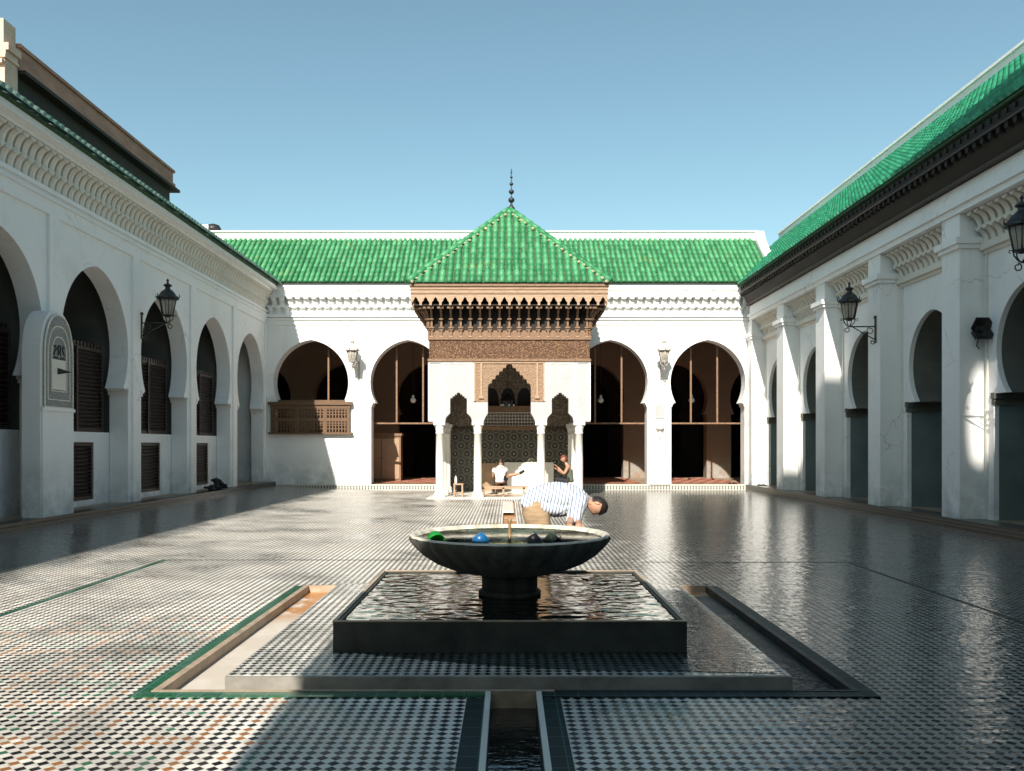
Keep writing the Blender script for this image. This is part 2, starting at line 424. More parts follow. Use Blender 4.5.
def corbel_row(mb,F,u0,u1,sp,z0,z1,pr0,pr1,wid=.6,base=0.0):
    """curved brackets that roll out from the wall as they rise"""
    n=max(1,int(round((u1-u0)/sp))); sp=(u1-u0)/n
    for k in range(n):
        c=u0+(k+.5)*sp; hw=sp*wid/2
        prof=[]
        for q in range(6):
            a=q/5*PI/2
            prof.append((z0+(z1-z0)*math.sin(a)*.82, base-(pr0+(pr1-pr0)*(1-math.cos(a)))))
        prof.append((z1,base-pr1)); 
        vs=[];
        for (z,w) in prof:
            vs+= [F(c-hw,z,w),F(c-hw*.35,z-.02,w-.02),F(c+hw*.35,z-.02,w-.02),F(c+hw,z,w)]
        back=[F(c-hw,z,base+.01) for z,w in prof],[F(c+hw,z,base+.01) for z,w in prof]
        m=len(prof); o=len(vs); vs+=back[0]+back[1]
        fs=[]
        for i in range(m-1):
            for j in range(3): fs.append((i*4+j,i*4+j+1,(i+1)*4+j+1,(i+1)*4+j))
            fs.append((o+i,i*4,(i+1)*4,o+i+1)); fs.append((i*4+3,o+m+i,o+m+i+1,(i+1)*4+3))
        fs.append((0,o,o+m,3)); 
        mb.add(vs,fs,False)
def tile_field(mb,O,U,S,L,slope_len,sp,course=.34,rad=.40,clip=None,lift=.0,bed=None):
    """barrel tiles: rows run up direction S, spaced sp along U"""
    O=Vector(O);U=Vector(U).normalized();S=Vector(S).normalized();Nn=U.cross(S)
    if Nn.z<0: Nn=-Nn
    n=int(L/sp); seg=5; r=sp*rad
    for i in range(n):
        u=(i+.5)*sp
        sl=slope_len if clip is None else clip(u)
        if sl<.08: continue
        s=0.0
        while s<sl-.02:
            e=min(s+course+.03,sl+.02); t=random.random()
            ju=(random.random()-.5)*.018; r0=r*1.06; r1=r*.90; l0=.022; 
            vs=[]
            for (ss,rr,ll) in ((s,r0,l0),(e,r1,0)):
                for k in range(seg+1):
                    a=PI*k/seg
                    vs.append(O+U*(u+ju+math.cos(a)*rr)+S*ss+Nn*(ll+math.sin(a)*rr*.95+lift))
            fs=[(k,k+1,seg+1+k+1,seg+1+k) for k in range(seg)]
            fs.append(tuple(reversed(range(seg+1))))
            mb.add(vs,fs,True,t)
            s+=course

# ================================================================== SETTING: floor
fl=MB()
HX0,HX1,HY0,HY1=-2.25,2.23,5.52,9.60
CX0,CX1=-.11,.18
def rect(mb,x0,x1,y0,y1,z,z2=None,nx=1,ny=1):
    z2=z if z2 is None else z2
    mb.add([(x0,y0,z),(x1,y0,z2),(x1,y1,z2),(x0,y1,z)],[(0,1,2,3)])
def floor_sheet():
    # flat middle and right
    rect(fl,-4.75,HX0,HY0,HY1,0); rect(fl,HX1,8.46,HY0,HY1,0)
    rect(fl,-4.75,CX0,-6,HY0,0); rect(fl,CX1,8.46,-6,HY0,0)
    rect(fl,-4.75,CX0,HY1,24.2,0); rect(fl,CX1,8.46,HY1,24.2,0)
    rect(fl,-4.75,8.46,24.2,BY,0)
    # the left strip falls towards the middle
    rect(fl,-8.27,-4.75,-6,BY,.17,0)
floor_sheet()
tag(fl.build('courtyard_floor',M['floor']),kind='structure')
g=MB(); g.add([(-400,-300,-.6),(400,-300,-.6),(400,500,-.6),(-400,500,-.6)],[(0,1,2,3)])
tag(g.build('ground',M['brickdark']),kind='structure')
# thin border lines of the inner field
b=MB()
b.box(-4.79,-4.72,-6,11.8,-.02,.006)
tag(b.build('border_strip',M['greenband']),kind='structure')
b=MB(); b.box(4.62,4.65,-6,11.6,-.02,.004); b.box(-4.79,CX0-.04,11.80,11.825,-.02,.004); b.box(CX1+.04,4.65,11.60,11.62,-.02,.004)
tag(b.build('floor_joint',M['block']),kind='structure')
# channels
def chan(name,y0,y1,zb,water_z=None,mw=None,mb_=None):
    c=MB()
    c.box(CX0-.02,CX0,y0,y1,zb,-.002); c.box(CX1,CX1+.02,y0,y1,zb,-.002)
    c.box(CX0-.02,CX1+.02,y0,y1,zb-.05,zb)
    tag(c.build(name+'_channel',M['channel'] if mb_ is None else mb_),kind='structure')
    e=MB()
    e.box(CX0-.035,CX0-.002,y0,y1,-.02,.012); e.box(CX1+.002,CX1+.035,y0,y1,-.02,.012)
    tag(e.build(name+'_channel_edging',M['marble']),kind='structure')
    if water_z is not None:
        w=MB(); w.add([(CX0,y0,water_z),(CX1,y0,water_z),(CX1,y1,water_z),(CX0,y1,water_z)],[(0,1,2,3)])
        tag(w.build(name+'_channel_water',M['chanwater']),kind='structure')
chan('near',-6,5.50,-.16,-.10,mb_=M['block'])
chan('far',9.68,24.2,-.05)
gb=MB()
gb.box(CX0-.15,CX0-.036,-6,5.36,-.02,.005); gb.box(CX1+.036,CX1+.15,-6,5.36,-.02,.005)
tag(gb.build('channel_border',M['darkband']),kind='structure'); gb=MB()
gb.box(HX0-.15,CX0-.04,HY0-.14,HY0-.03,-.02,.0075)
gb.box(HX0-.16,HX0-.055,HY0-.03,HY1+.02,-.02,.005)
tag(gb.build('trough_border',M['greenband']),kind='structure'); gb=MB()
gb.box(CX1+.04,HX1+.13,HY0-.14,HY0-.03,-.02,.0075); gb.box(HX1+.046,HX1+.14,HY0-.03,HY1+.02,-.02,.005)
tag(gb.build('trough_border_shade',M['darkband']),kind='structure')  # same green border, its shaded right side put in as darker tile
# sunk trough round the fountain
tr=MB()
tr.box(HX0-.01,HX1+.01,HY0-.01,HY1+.01,-.16,-.065)
tag(tr.build('trough_bottom',M['channel']),kind='structure')
M['wetstone']=simple('dark_wet_stone',(.022,.022,.019),.55,.4,5,.3)
tr=MB()
for a in ((HX1,HX1+.045,HY0-.03,HY1+.04),(.3,HX1,HY0-.028,HY0)): tr.box(a[0],a[1],a[2],a[3],-.16,.011)
tr.box(1.885,HX1,HY0,HY1-.3,-.06,-.055)
tag(tr.build('trough_kerb_wet',M['wetstone']),kind='structure')
tr=MB()
for a in ((HX0-.055,HX0,HY0-.03,HY1+.05),(HX0,.3,HY0-.03,HY0),(HX0,HX1,HY1,HY1+.05)):
    tr.box(a[0],a[1],a[2],a[3],-.16,.012)
tag(tr.build('trough_kerb',M['kerb']),kind='structure')
w=MB(); rect(w,1.90,HX1-.002,HY0+.002,8.2,-.045)
tag(w.build('trough_water',M['film']),kind='structure')
# gallery floors and steps
gf=MB()
gf.box(-16,14,BY-.02,37.2,-.3,.196); 
gf.box(-13,-8.62,-6,BY-.02,-.3,.296); gf.box(9.0,14,-6,BY-.02,-.3,.196)
tag(gf.build('gallery_floor',M['kerb']),kind='structure')
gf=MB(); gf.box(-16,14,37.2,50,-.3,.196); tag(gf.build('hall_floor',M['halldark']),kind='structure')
st=MB(); st.box(-8.63,-8.27,-6,BY-.05,-.1,.298); st.box(-8.62,-8.22,-6,BY-.6,-.1,.30-.07)
tag(st.build('step_along_left_arcade',M['step']),kind='structure')
st=MB(); st.box(8.46,9.02,-6,BY-.03,-.1,.20)
tag(st.build('step_along_right_arcade',M['step']),kind='structure')
st=MB(); st.box(-8.25,8.45,BY-.06,BY+.01,-.1,.20)
tag(st.build('plinth_under_rear_arcade',M['plinth']),kind='structure')

# ================================================================== REAR ARCADE
FB=lambda u,v,w: Vector((u,BY+w,v))
rear=thing('arcade_building','white rear arcade with horseshoe arches under a long green tiled roof, behind the pavilion','arcade building')
AR=dict(zi=3.1,zc=3.83,R=1.34,e=.19)
def ap(c,z0=.2,**k):
    q=dict(AR); q.update(k); return arch_pts(c,q.get('hj',1.31),z0,q['zi'],q['zc'],q['R'],q['e'])
def whj(c,zi=3.1): return c
wb=MB()
cx=[-3.57,3.65,7.13]
doorhole=[(-1.6,.2),(-1.6,2.9),(-1.2,3.6),(0,4.2),(1.2,3.6),(1.6,2.9),(1.6,.2)]
wall_with_arches(wb,FB,-12,12,.2,7.35,[ap(c) for c in cx],[ap(-7.03,z0=2.05)],0,.55)
for c in cx+[-7.03]: imposts(wb,FB,c,1.31,1.1,3.1,0,.55)
wb.build('wall',M['white'],rear)
rl=MB()
def holes_rect(cs,hw,z0,z1): return [[(c-hw,z0),(c+hw,z0),(c+hw,z1),(c-hw,z1)] for c in cs]
outer=[(-8.6,.2)]
for c in (-7.03,-3.57): outer+=[(c-1.55,.2),(c-1.55,5.86),(c+1.55,5.86),(c+1.55,.2)]
outer+=[(-1.95,.2),(-1.95,6.04),(-8.6,6.04)]
rl.prism([outer],-.035,-.001,FB)
outer=[(1.95,.2)]
for c in (3.65,7.13): outer+=[(c-1.55,.2),(c-1.55,5.86),(c+1.55,5.86),(c+1.55,.2)]
outer+=[(9.02,.2),(9.02,6.04),(1.95,6.04)]
rl.prism([outer],-.035,-.001,FB)
rl.fbox(FB,-8.6,9.02,6.04,6.12,-.09,-.001); rl.fbox(FB,-8.6,9.02,6.14,6.24,-.14,-.001)
rl.fbox(FB,5.02,5.76,.2,3.02,-.12,-.036)
rl.build('moulding',M['white'],rear)
co=MB()
corbel_row(co,FB,-8.6,9.0,.29,6.25,6.52,.04,.16,.62)
co.fbox(FB,-8.6,9.02,6.50,6.56,-.16,0)
corbel_row(co,FB,-8.45,9.15,.29,6.56,6.84,.12,.28,.62)
co.fbox(FB,-8.6,9.02,6.83,6.91,-.30,0); 
co.build('corbel_frieze',M['white'],rear)
cb=MB(); cb.fbox(FB,-8.6,9.02,6.912,7.06,-.24,0); cb.fbox(FB,-8.6,9.02,7.062,7.34,-.29,0)
cb.build('cornice',M['white'],rear)
EZ=7.33; EY=BY-.42; sl=math.atan(.84)
tl=MB(); S=(0,math.cos(sl),math.sin(sl)); SL=2.5/math.cos(sl)
tile_field(tl,(-11.6,EY,EZ),(1,0,0),S,21.0,SL,.19)
tl.build('roof_tiles',M['tile'],rear)
bd=MB(); bd.add([(-11.6,EY+.02,EZ-.005),(9.4,EY+.02,EZ-.005),(9.4,EY+2.5,EZ+2.095),(-11.6,EY+2.5,EZ+2.095),(-11.6,EY+.06,EZ-.03),(9.4,EY+.06,EZ-.03),(9.4,EY+3.3,EZ+1.9),(-11.6,EY+3.3,EZ+1.9)],
   [(0,1,2,3),(4,7,6,5),(0,4,5,1),(1,5,6,2),(0,3,7,4),(2,6,7,3)])
bd.build('roof_bed',M['tilebed'],rear)
pr=MB(); pr.box(-11.6,9.45,EY+2.46,EY+2.95,EZ+1.6,EZ+2.36); pr.box(-11.6,9.48,EY+2.40,EY+3.0,EZ+2.361,EZ+2.42)
pr.build('ridge_parapet',M['white'],rear)
ge=MB(); FG=lambda u,v,w: Vector((9.4+w,u,v))
gp=[(EY+.3,EZ+.1)]+[(EY+.3+2.3*(1-math.cos(a)),EZ+.35+2.0*math.sin(a)**1.6) for a in [k/8*PI/2 for k in range(9)]]+[(EY+3.0,EZ+2.42),(EY+3.0,EZ+.1)]
gp=[(EY+.1,EZ+.0),(EY+.25,EZ+.38),(EY+1.0,EZ+1.02),(EY+1.7,EZ+1.55),(EY+2.1,EZ+1.95),(EY+2.42,EZ+2.40),(EY+3.0,EZ+2.42),(EY+3.0,EZ)]
ge.prism([gp],0,.32,FG); ge.build('gable_end',M['white'],rear)
# hall behind
FH=lambda u,v,w: Vector((u,36.0+w,v))
hb=MB(); hc=[-17.61+3.53*k for k in range(9)]
hc=[c for c in [5.40-3.53*3.5+3.53*k-0.0 for k in range(-2,6)] if -13<c<12]
hc=[3.635+3.53*k for k in range(-4,3)]
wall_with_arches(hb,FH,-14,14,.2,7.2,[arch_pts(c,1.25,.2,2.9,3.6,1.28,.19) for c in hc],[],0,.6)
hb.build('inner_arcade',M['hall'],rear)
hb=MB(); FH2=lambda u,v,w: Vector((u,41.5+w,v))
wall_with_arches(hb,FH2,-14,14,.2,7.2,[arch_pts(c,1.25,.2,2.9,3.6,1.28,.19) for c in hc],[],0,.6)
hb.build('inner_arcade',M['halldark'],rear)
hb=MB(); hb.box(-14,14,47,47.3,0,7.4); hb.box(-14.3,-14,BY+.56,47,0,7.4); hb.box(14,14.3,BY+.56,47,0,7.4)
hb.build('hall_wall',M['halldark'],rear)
hb=MB(); hb.box(-14.3,14.3,BY+.56,47.3,6.9,7.1)
for k in range(10): hb.box(-14,14,BY+1.2+k*1.5,BY+1.4+k*1.5,6.65,6.898)
hb.build('ceiling',M['darkwood'],rear)
# wooden frames in the arches
for c in cx+[-7.03]:
    f=MB(); zt=math.sqrt((1.53)**2-(.48+.19)**2)+3.83
    z0=2.36 if c!=-7.03 else 3.12
    f.box(c-1.33,c+1.33,BY+.60,BY+.68,z0,z0+.055)
    for s in ((-.48,.48) if c!=-7.03 else (.5,)): f.box(c+s-.03,c+s+.03,BY+.61,BY+.67,z0+.055,zt+.2)
    f.build('curtain_frame',M['wood'],rear)
# lattice balcony under the corner arch
lb=MB(); x0,x1=-8.42,-5.62; y0=BY-.16
lb.box(x0-.08,x1+.10,y0-.05,BY-.036,3.02,3.13); lb.box(x0-.02,x1+.02,y0,BY-.036,2.90,3.018)
lb.box(x0-.08,x1+.10,y0-.03,BY-.036,1.98,2.05); lb.box(x0,x1,y0,y0+.05,2.44,2.56)
for xx in (x0,x0+.93,x0+1.87,x1-.1): lb.box(xx,xx+.1,y0-.004,y0+.06,2.051,2.90)
for zz in (2.16,2.28,2.36,2.66,2.76,2.86): lb.box(x0,x1,y0+.01,y0+.04,zz,zz+.035)
k=x0+.12
while k<x1: lb.box(k,k+.05,y0+.008,y0+.042,2.05,2.90); k+=.108
lb.box(-8.2,-5.8,BY-.036,BY+.12,3.131,3.20)
lb.build('lattice_balustrade',simple('brown_lattice_wood',(.13,.07,.034),.6,.4,9,.4,stretch=(1,4,4)),rear)


# rear portal seen through the pavilion
PY=29.05
po=thing('portal_screen','dark carved portal wall with rosette tiles, seen between the pavilion columns','portal')
q=MB(); q.box(-2.1,2.1,PY-.10,PY-.037,1.02,2.13); q.build('rosette_tiling',M['rosette'],po)
q=MB(); q.box(-2.1,2.1,PY-.099,PY-.037,.036,1.02); q.build('rosette_tiling',M['rosette'],po)
q=MB(); q.box(-.12,1.55,PY-.16,PY-.10,.036,1.01); q.build('marble_panel',M['marble'],po)
q=MB(); q.box(-.95,-.121,PY-.14,PY-.10,.036,.98); q.build('shaded_panel',simple('shaded_dado_stone',(.34,.22,.13),.6,.3,3,.2),po)  # brown copy of the dado, shade put into its colour
q=MB(); q.box(-2.1,2.1,PY-.13,PY-.037,2.132,2.22); q.build('frieze_band',M['darkwood'],po)
FP=lambda u,v,w: Vector((u,PY-.037-w,v))
q=MB()
def lob(c,hw,z0,zs,zt): # small pointed arch
    pts=[(c-hw,z0),(c-hw,zs)]
    for i in range(1,8):
        a=i/8; pts.append((c-hw*(1-a**1.6), zs+(zt-zs)*math.sin(a*PI/2)))
    pts.append((c,zt)); pts+= [(2*c-x,z) for x,z in reversed(pts[1:-1])]+[(c+hw,z0)]
    return pts
q.prism([[(-2.1,2.222),(2.1,2.222),(2.1,4.4),(-2.1,4.4)]]+[lob(c,.24,2.95,3.2,3.55) for c in (-.56,0,.56)],0,.06,FP)
q.build('carved_wall',M['stuccobrown'],po)
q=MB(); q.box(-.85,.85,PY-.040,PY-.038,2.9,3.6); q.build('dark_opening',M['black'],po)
q=MB(); q.box(-.95,.95,PY-.30,PY-.1,2.70,2.92); q.box(-.98,.98,PY-.34,PY-.1,2.10,2.24); q.build('balcony_beam',M['wood'],po)
q=MB()
for i in range(18): q.box(-.9+i*.104,-.885+i*.104,PY-.30,PY-.27,2.24,2.70)
for i in range(5): q.box(-.92,.92,PY-.302,PY-.268,2.26+i*.105,2.28+i*.105)
q.build('balcony_lattice',M['marble'],po)

q=MB(); q.box(-2.1,2.1,PY-.03,PY,.036,4.55); q.build('wall_core',M['stuccobrown'],po)
# ================================================================== LEFT ARCADE
FL=lambda u,v,w: Vector((LX-w,u,v))
left=thing('arcade_building','shaded white arcade on the left with five visible arches, louvred screens and corbelled cornice','arcade building')
lc=[28.5-3.55*k for k in range(10)]
wl=MB()
LZ=2.87
wall_with_arches(wl,FL,-6,BY,.29,7.15,[arch_pts(c,1.43,.29,LZ,3.72,1.44,.2) for c in lc],[],0,.42)
for c in lc: imposts(wl,FL,c,1.43,1.2,LZ,0,.42)
wl.build('wall',M['white'],left)
rl=MB()
outer=[(-6,.29)]
for c in sorted(lc): outer+=[(c-1.6,.29),(c-1.6,5.92),(c+1.6,5.92),(c+1.6,.29)]
outer+=[(BY-.04,.29),(BY-.04,6.3),(-6,6.3)]
rl.prism([outer],-.05,-.001,FL)
rl.fbox(FL,-6,BY-.1,6.18,6.24,-.09,-.051); rl.fbox(FL,-6,BY-.1,6.301,6.38,-.10,-.001)
rl.build('pilaster_relief',M['white'],left)
co=MB()
corbel_row(co,FL,-5.9,BY-.3,.225,6.38,6.68,.05,.16,.70)
co.fbox(FL,-6,BY-.3,6.66,6.71,-.14,0)
corbel_row(co,FL,-5.79,BY-.19,.225,6.71,7.02,.11,.27,.70)
co.build('corbel_frieze',M['corbel'],left)
cb=MB(); cb.fbox(FL,-6,BY-.28,7.02,7.10,-.30,.1); cb.fbox(FL,-6,BY-.28,7.101,7.215,-.46,.1); cb.build('cornice',M['white'],left)
tl=MB(); s2=math.atan(.55)
tile_field(tl,(-7.99,BY+1.2,7.235),(0,-1,0),(-math.cos(s2),0,math.sin(s2)),37.4,3.4,.20,.42)
tl.build('roof_tiles',M['tilesheen'],left)
bd=MB(); FR3=lambda u,v,w: Vector((u,w,v))
bd.prism([[(-8.16,7.22),(-8.10,7.27),(-11.0,8.87),(-11.0,7.22)]],-6.2,BY+1.2,FR3); bd.build('roof_bed',M['tilebed'],left)
# cross walls, inner wall and ceiling of the gallery
cw=MB()
for c in lc:
    y=c+1.775
    if y<BY-.3: cw.box(-10.25,LX-.425,y-.17,y+.17,.296,6.9)
cw.box(-13,-12.8,-6,BY+.5,.2,6.9)
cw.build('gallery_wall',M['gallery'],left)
cw=MB(); cw.box(-13,LX-.1,-6,BY-.02,6.9,7.1); cw.build('ceiling',M['ceil'],left)
cw=MB()
for c in lc[1:]: cw.box(-12.8,-12.7,c-1.2,c+1.2,.3,5.2)
cw.build('inner_doors',M['darkwood'],left)
def slats(mb,x,y0,y1,z0,z1,pitch,fw=.08):
    mb.box(x-.03,x+.03,y0,y0+fw,z0,z1); mb.box(x-.03,x+.03,y1-fw,y1,z0,z1)
    mb.box(x-.028,x+.028,y0+fw,y1-fw,z0,z0+fw); mb.box(x-.028,x+.028,y0+fw,y1-fw,z1-fw,z1)
    mb.box(x-.032,x-.029,y0,y1,z0,z1)
    z=z0+fw+pitch/2
    while z<z1-fw:
        Mx=Matrix.Translation((x,0,z))@Matrix.Rotation(R(38),4,'Y')
        mb.box(-.035,.035,y0+fw,y1-fw,-.008,.008,Mx); z+=pitch
for i,c in enumerate(lc[1:8]):
    iw=MB(); F9=lambda u,v,w: Vector((-9.05-w,u,v))
    iw.prism([[(c-1.6,.29),(c-.72,.29+.0),(c-.72,.301),(c+1.6,.301),(c+1.6,1.88),(c-1.6,1.88)],[(c-.72,.42),(c+.72,.42),(c+.72,1.66),(c-.72,1.66)]],0,.14,F9) if False else iw.prism([[(c-1.6,.297),(c+1.6,.297),(c+1.6,1.88),(c-1.6,1.88)],[(c-.72,.42),(c+.72,.42),(c+.72,1.66),(c-.72,1.66)]],0,.14,F9)
    iw.build('parapet',M['white'],left)
    s=MB(); slats(s,-9.10,c-.72,c+.72,.42,1.66,.085)
    s.build('low_shutter',M['shutter'],left)
    s=MB(); slats(s,-9.10,c-1.2,c+1.2,1.885,3.72,.085)
    s.box(-9.12,-9.04,c-.03,c+.03,1.9,3.7)
    k=c-1.2
    while k<c+1.15: s.box(-9.12,-9.06,k+.02,k+.11,3.72,3.80); k+=.15
    s.build('louvred_screen',M['shutter'],left)

# buttress with the carved dial on the left
cp=thing('dial_buttress','white round-topped buttress carrying a carved marble sundial plaque, left arcade','buttress',(-8.3,15.7,.22))
def round_top(hw,z0,zs,zt,n=10,p=1.25):
    pts=[(-hw,z0),(-hw,zs)]
    for i in range(1,n): 
        a=i/n; pts.append((-hw*math.cos(a*PI/2)**(1/p), zs+(zt-zs)*math.sin(a*PI/2)))
    pts.append((0,zt)); return pts+[(-x,z) for x,z in reversed(pts[1:-1])]+[(hw,z0)]
FC=lambda u,v,w: Vector((w,u,v))
q=MB(); q.prism([round_top(.56,0,3.05,3.85)],-.36,-.03,FC); q.box(-.36,0,-.54,.54,0,2.0); q.box(-.36,.02,-.57,.57,2.001,2.06); q.build('pier',M['white'],cp)
q=MB(); q.prism([round_top(.49,2.08,3.0,3.76)],-.03,.0,FC); pl=q.build('plaque',M['plaque'],cp)
def outline(mb,hw,z0,zs,zt,t,w0,w1):
    a=round_top(hw,z0,zs,zt); b=round_top(hw-t,z0+t,zs,zt-t*1.15); mb.prism([a,b],w0,w1,FC)
q=MB()
outline(q,.50,2.06,3.0,3.78,.022,0,.022); outline(q,.39,2.20,3.0,3.58,.018,0,.016); outline(q,.27,2.36,2.98,3.38,.018,0,.018)
q.build('plaque_moulding',M['marble'],pl)
q=MB(); q.box(0,.010,-.235,.235,2.40,2.95); q.build('dial_face',M['cream'],pl)
q=MB()
for m_ in (-1,1):
    q.tube([(.014,m_*.20,3.18),(.014,m_*.14,3.21),(.014,m_*.11,3.14),(.014,m_*.16,3.08),(.014,m_*.18,3.03)],.011,5)
    q.tube([(.014,m_*.02,3.22),(.014,m_*.05,3.15),(.014,m_*.02,3.09),(.014,m_*.05,3.04)],.011,5)
    q.tube([(.014,m_*.03,2.965),(.014,m_*.07,3.0),(.014,m_*.11,2.965),(.014,m_*.15,3.0),(.014,m_*.19,2.965)],.010,5)
q.build('carved_lettering',M['iron'],pl)
q=MB(); q.add([(.01,-.06,2.80),(.01,-.06,2.68),(.24,.02,2.72),(.01,-.045,2.80),(.01,-.045,2.68)],[(0,1,2),(3,2,4),(0,2,3),(1,4,2),(0,3,4,1)]); q.build('gnomon',M['iron'],pl)

# ================================================================== RIGHT ARCADE
FR=lambda u,v,w: Vector((RX+w,u,v))
right=thing('arcade_building','white arcade on the right, its piers under a bright green roof and dark timber eave','arcade building')
pc=[30.14-3.43*k for k in range(11)]
rc=[p-1.715 for p in pc[:-1]]
wr=MB()
RA=[arch_pts(c,1.10,.19,2.56,3.36,1.02,.12) for c in rc]
wall_with_arches(wr,FR,-6,BY+.5,.19,6.45,RA,[],0,.10)
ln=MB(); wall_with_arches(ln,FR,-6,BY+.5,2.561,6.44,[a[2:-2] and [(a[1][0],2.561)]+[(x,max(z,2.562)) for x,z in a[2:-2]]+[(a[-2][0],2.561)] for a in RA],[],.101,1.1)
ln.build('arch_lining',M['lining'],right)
for c in rc:
    for s_ in (-1,1):
        ln=MB(); a_=c+s_*1.10
        us=sorted((a_+s_*.06,a_-s_*.03)); ln.fbox(FR,us[0],us[1],2.34,2.46,-.005,1.12)
        us=sorted((a_+s_*.06,a_-s_*.06)); ln.fbox(FR,us[0],us[1],2.461,2.572,-.025,1.13)
        ln.build('impost_moulding',M['lining'],right)
prev=-6
for c in sorted(rc)+[BY+.5+1.10]:
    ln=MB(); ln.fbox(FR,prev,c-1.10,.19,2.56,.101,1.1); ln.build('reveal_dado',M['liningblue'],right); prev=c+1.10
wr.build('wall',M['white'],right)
for k,p in enumerate(pc):
    w2=MB(); y0,y1=p-.33,min(p+.33,BY-.001)
    w2.box(8.55,9.028,y0,y1,.199,5.32)
    w2.box(8.49,9.028,y0-.05,y1 if k==0 else y1+.05,5.321,5.40); w2.box(8.44,9.028,y0-.09,y1 if k==0 else y1+.09,5.401,5.52)
    w2.box(8.55,9.028,y0,y1,5.521,5.98)
    w2.build('pier',M['white'],right)
co=MB()
for c in rc:
    co.fbox(FR,c-1.38,c+1.38,5.20,5.27,-.05,0); co.fbox(FR,c-1.38,c+1.38,5.271,5.40,-.12,0)
    corbel_row(co,FR,c-1.36,c+1.36,.227,5.42,5.68,.05,.22,.62)
    co.fbox(FR,c-1.38,c+1.38,5.66,5.70,-.22,0)
    corbel_row(co,FR,c-1.36,c+1.36,.227,5.70,5.98,.18,.38,.62)
    # recessed panel moulding
    co.fbox(FR,c-1.33,c-1.27,.2,5.199,-.035,0); co.fbox(FR,c+1.27,c+1.33,.2,5.199,-.035,0)
co.build('corbel_frieze',M['corbel'],right)
cb=MB(); cb.box(8.50,9.3,-6,BY-.33,5.985,6.10); cb.box(8.44,9.3,-6,BY-.33,6.101,6.18); cb.box(8.52,9.3,-6,BY-.33,6.181,6.488); cb.build('cornice',M['white'],right)
# timber eave
ev=MB()
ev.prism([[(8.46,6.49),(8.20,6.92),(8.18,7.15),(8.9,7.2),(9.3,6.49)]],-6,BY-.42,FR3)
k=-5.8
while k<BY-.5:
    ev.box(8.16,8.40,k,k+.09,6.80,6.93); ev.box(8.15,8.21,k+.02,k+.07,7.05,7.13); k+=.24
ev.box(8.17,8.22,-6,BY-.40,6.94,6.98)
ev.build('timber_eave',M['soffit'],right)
ev=MB(); ev.box(8.38,8.455,-6,BY-.42,6.492,6.55); ev.box(8.13,8.158,-6,BY-.40,6.90,6.94); ev.build('eave_moulding',M['darkwood'],right)
s3=math.atan(.9); SR=3.3/math.cos(s3)
tl=MB(); tile_field(tl,(8.12,-6.2,7.24),(0,1,0),(math.cos(s3),0,math.sin(s3)),42.0,SR,.20,.32)
tl.build('roof_tiles',M['tile2'],right)
bd=MB(); bd.prism([[(8.14,7.20),(8.12,7.235),(11.42,10.195),(11.7,10.195),(11.7,9.5),(9.1,7.20)]],-6.2,35.8,FR3); bd.build('roof_bed',M['tilebed'],right)
pr=MB(); pr.box(11.40,11.9,-6.2,35.8,9.7,10.46); pr.box(11.35,11.95,-6.2,35.8,10.461,10.53); pr.build('ridge_parapet',M['white'],right)
iw=MB(); iw.box(13,13.2,-6,BY+.5,0,6.9); 
for p in pc: iw.box(10.13,11.2,p-.3,p+.3,.197,6.4)
iw.build('gallery_wall',M['liningblue'],right)
iw=MB(); iw.box(9.3,13.2,-6,BY,6.45,6.6); iw.build('ceiling',M['ceil'],right)

# ================================================================== upper building on the left and chimneys
ub=thing('upper_building','long brown upper storey with dark timber eave rising beyond the left roof','building')
q=MB(); q.box(-17,-12.12,20.9,30.45,8,10.80); q.build('wall',M['soffit'],ub)
q=MB(); q.box(-17,-11.97,20.85,30.6,10.80,10.98)
q.box(-17,-12.02,20.85,30.5,10.981,11.36); q.box(-17,-11.96,20.85,30.55,11.361,11.45); q.build('parapet',M['tan'],ub)
q=MB(); q.box(-17,-11.84,20.85,30.7,10.70,10.79); q.build('eave_board',M['soffit'],ub)
ub2=thing('roof_turret','sunlit pink rendered turret with stepped corner above the left roof','turret')
q=MB(); q.box(-17,-12.02,20.3,20.84,8,10.85); q.box(-17,-11.98,20.25,20.84,10.851,10.93)
q.box(-17,-12.0,20.3,20.82,10.931,11.05); q.box(-17,-11.93,20.3,20.84,11.051,11.22); q.box(-17,-12.05,20.3,20.8,11.221,11.80); q.build('wall',M['pink'],ub2)
q=MB(); q.box(-17,-12.03,20.2,20.299,10.70,10.80); q.build('ledge',M['pink'],ub2)
ch=thing('chimney','small white chimney with dark curved cap on the corner of the left roof','chimney')
q=MB(); q.box(-12.1,-11.5,32.6,33.2,8.5,10.05); q.build('stack',M['white'],ch)
q=MB(); q.lathe([(.3,0),(.3,.06),(.22,.2),(.05,.26)],(-11.4,32.9,9.9),10); q.build('cap',M['iron'],ch)

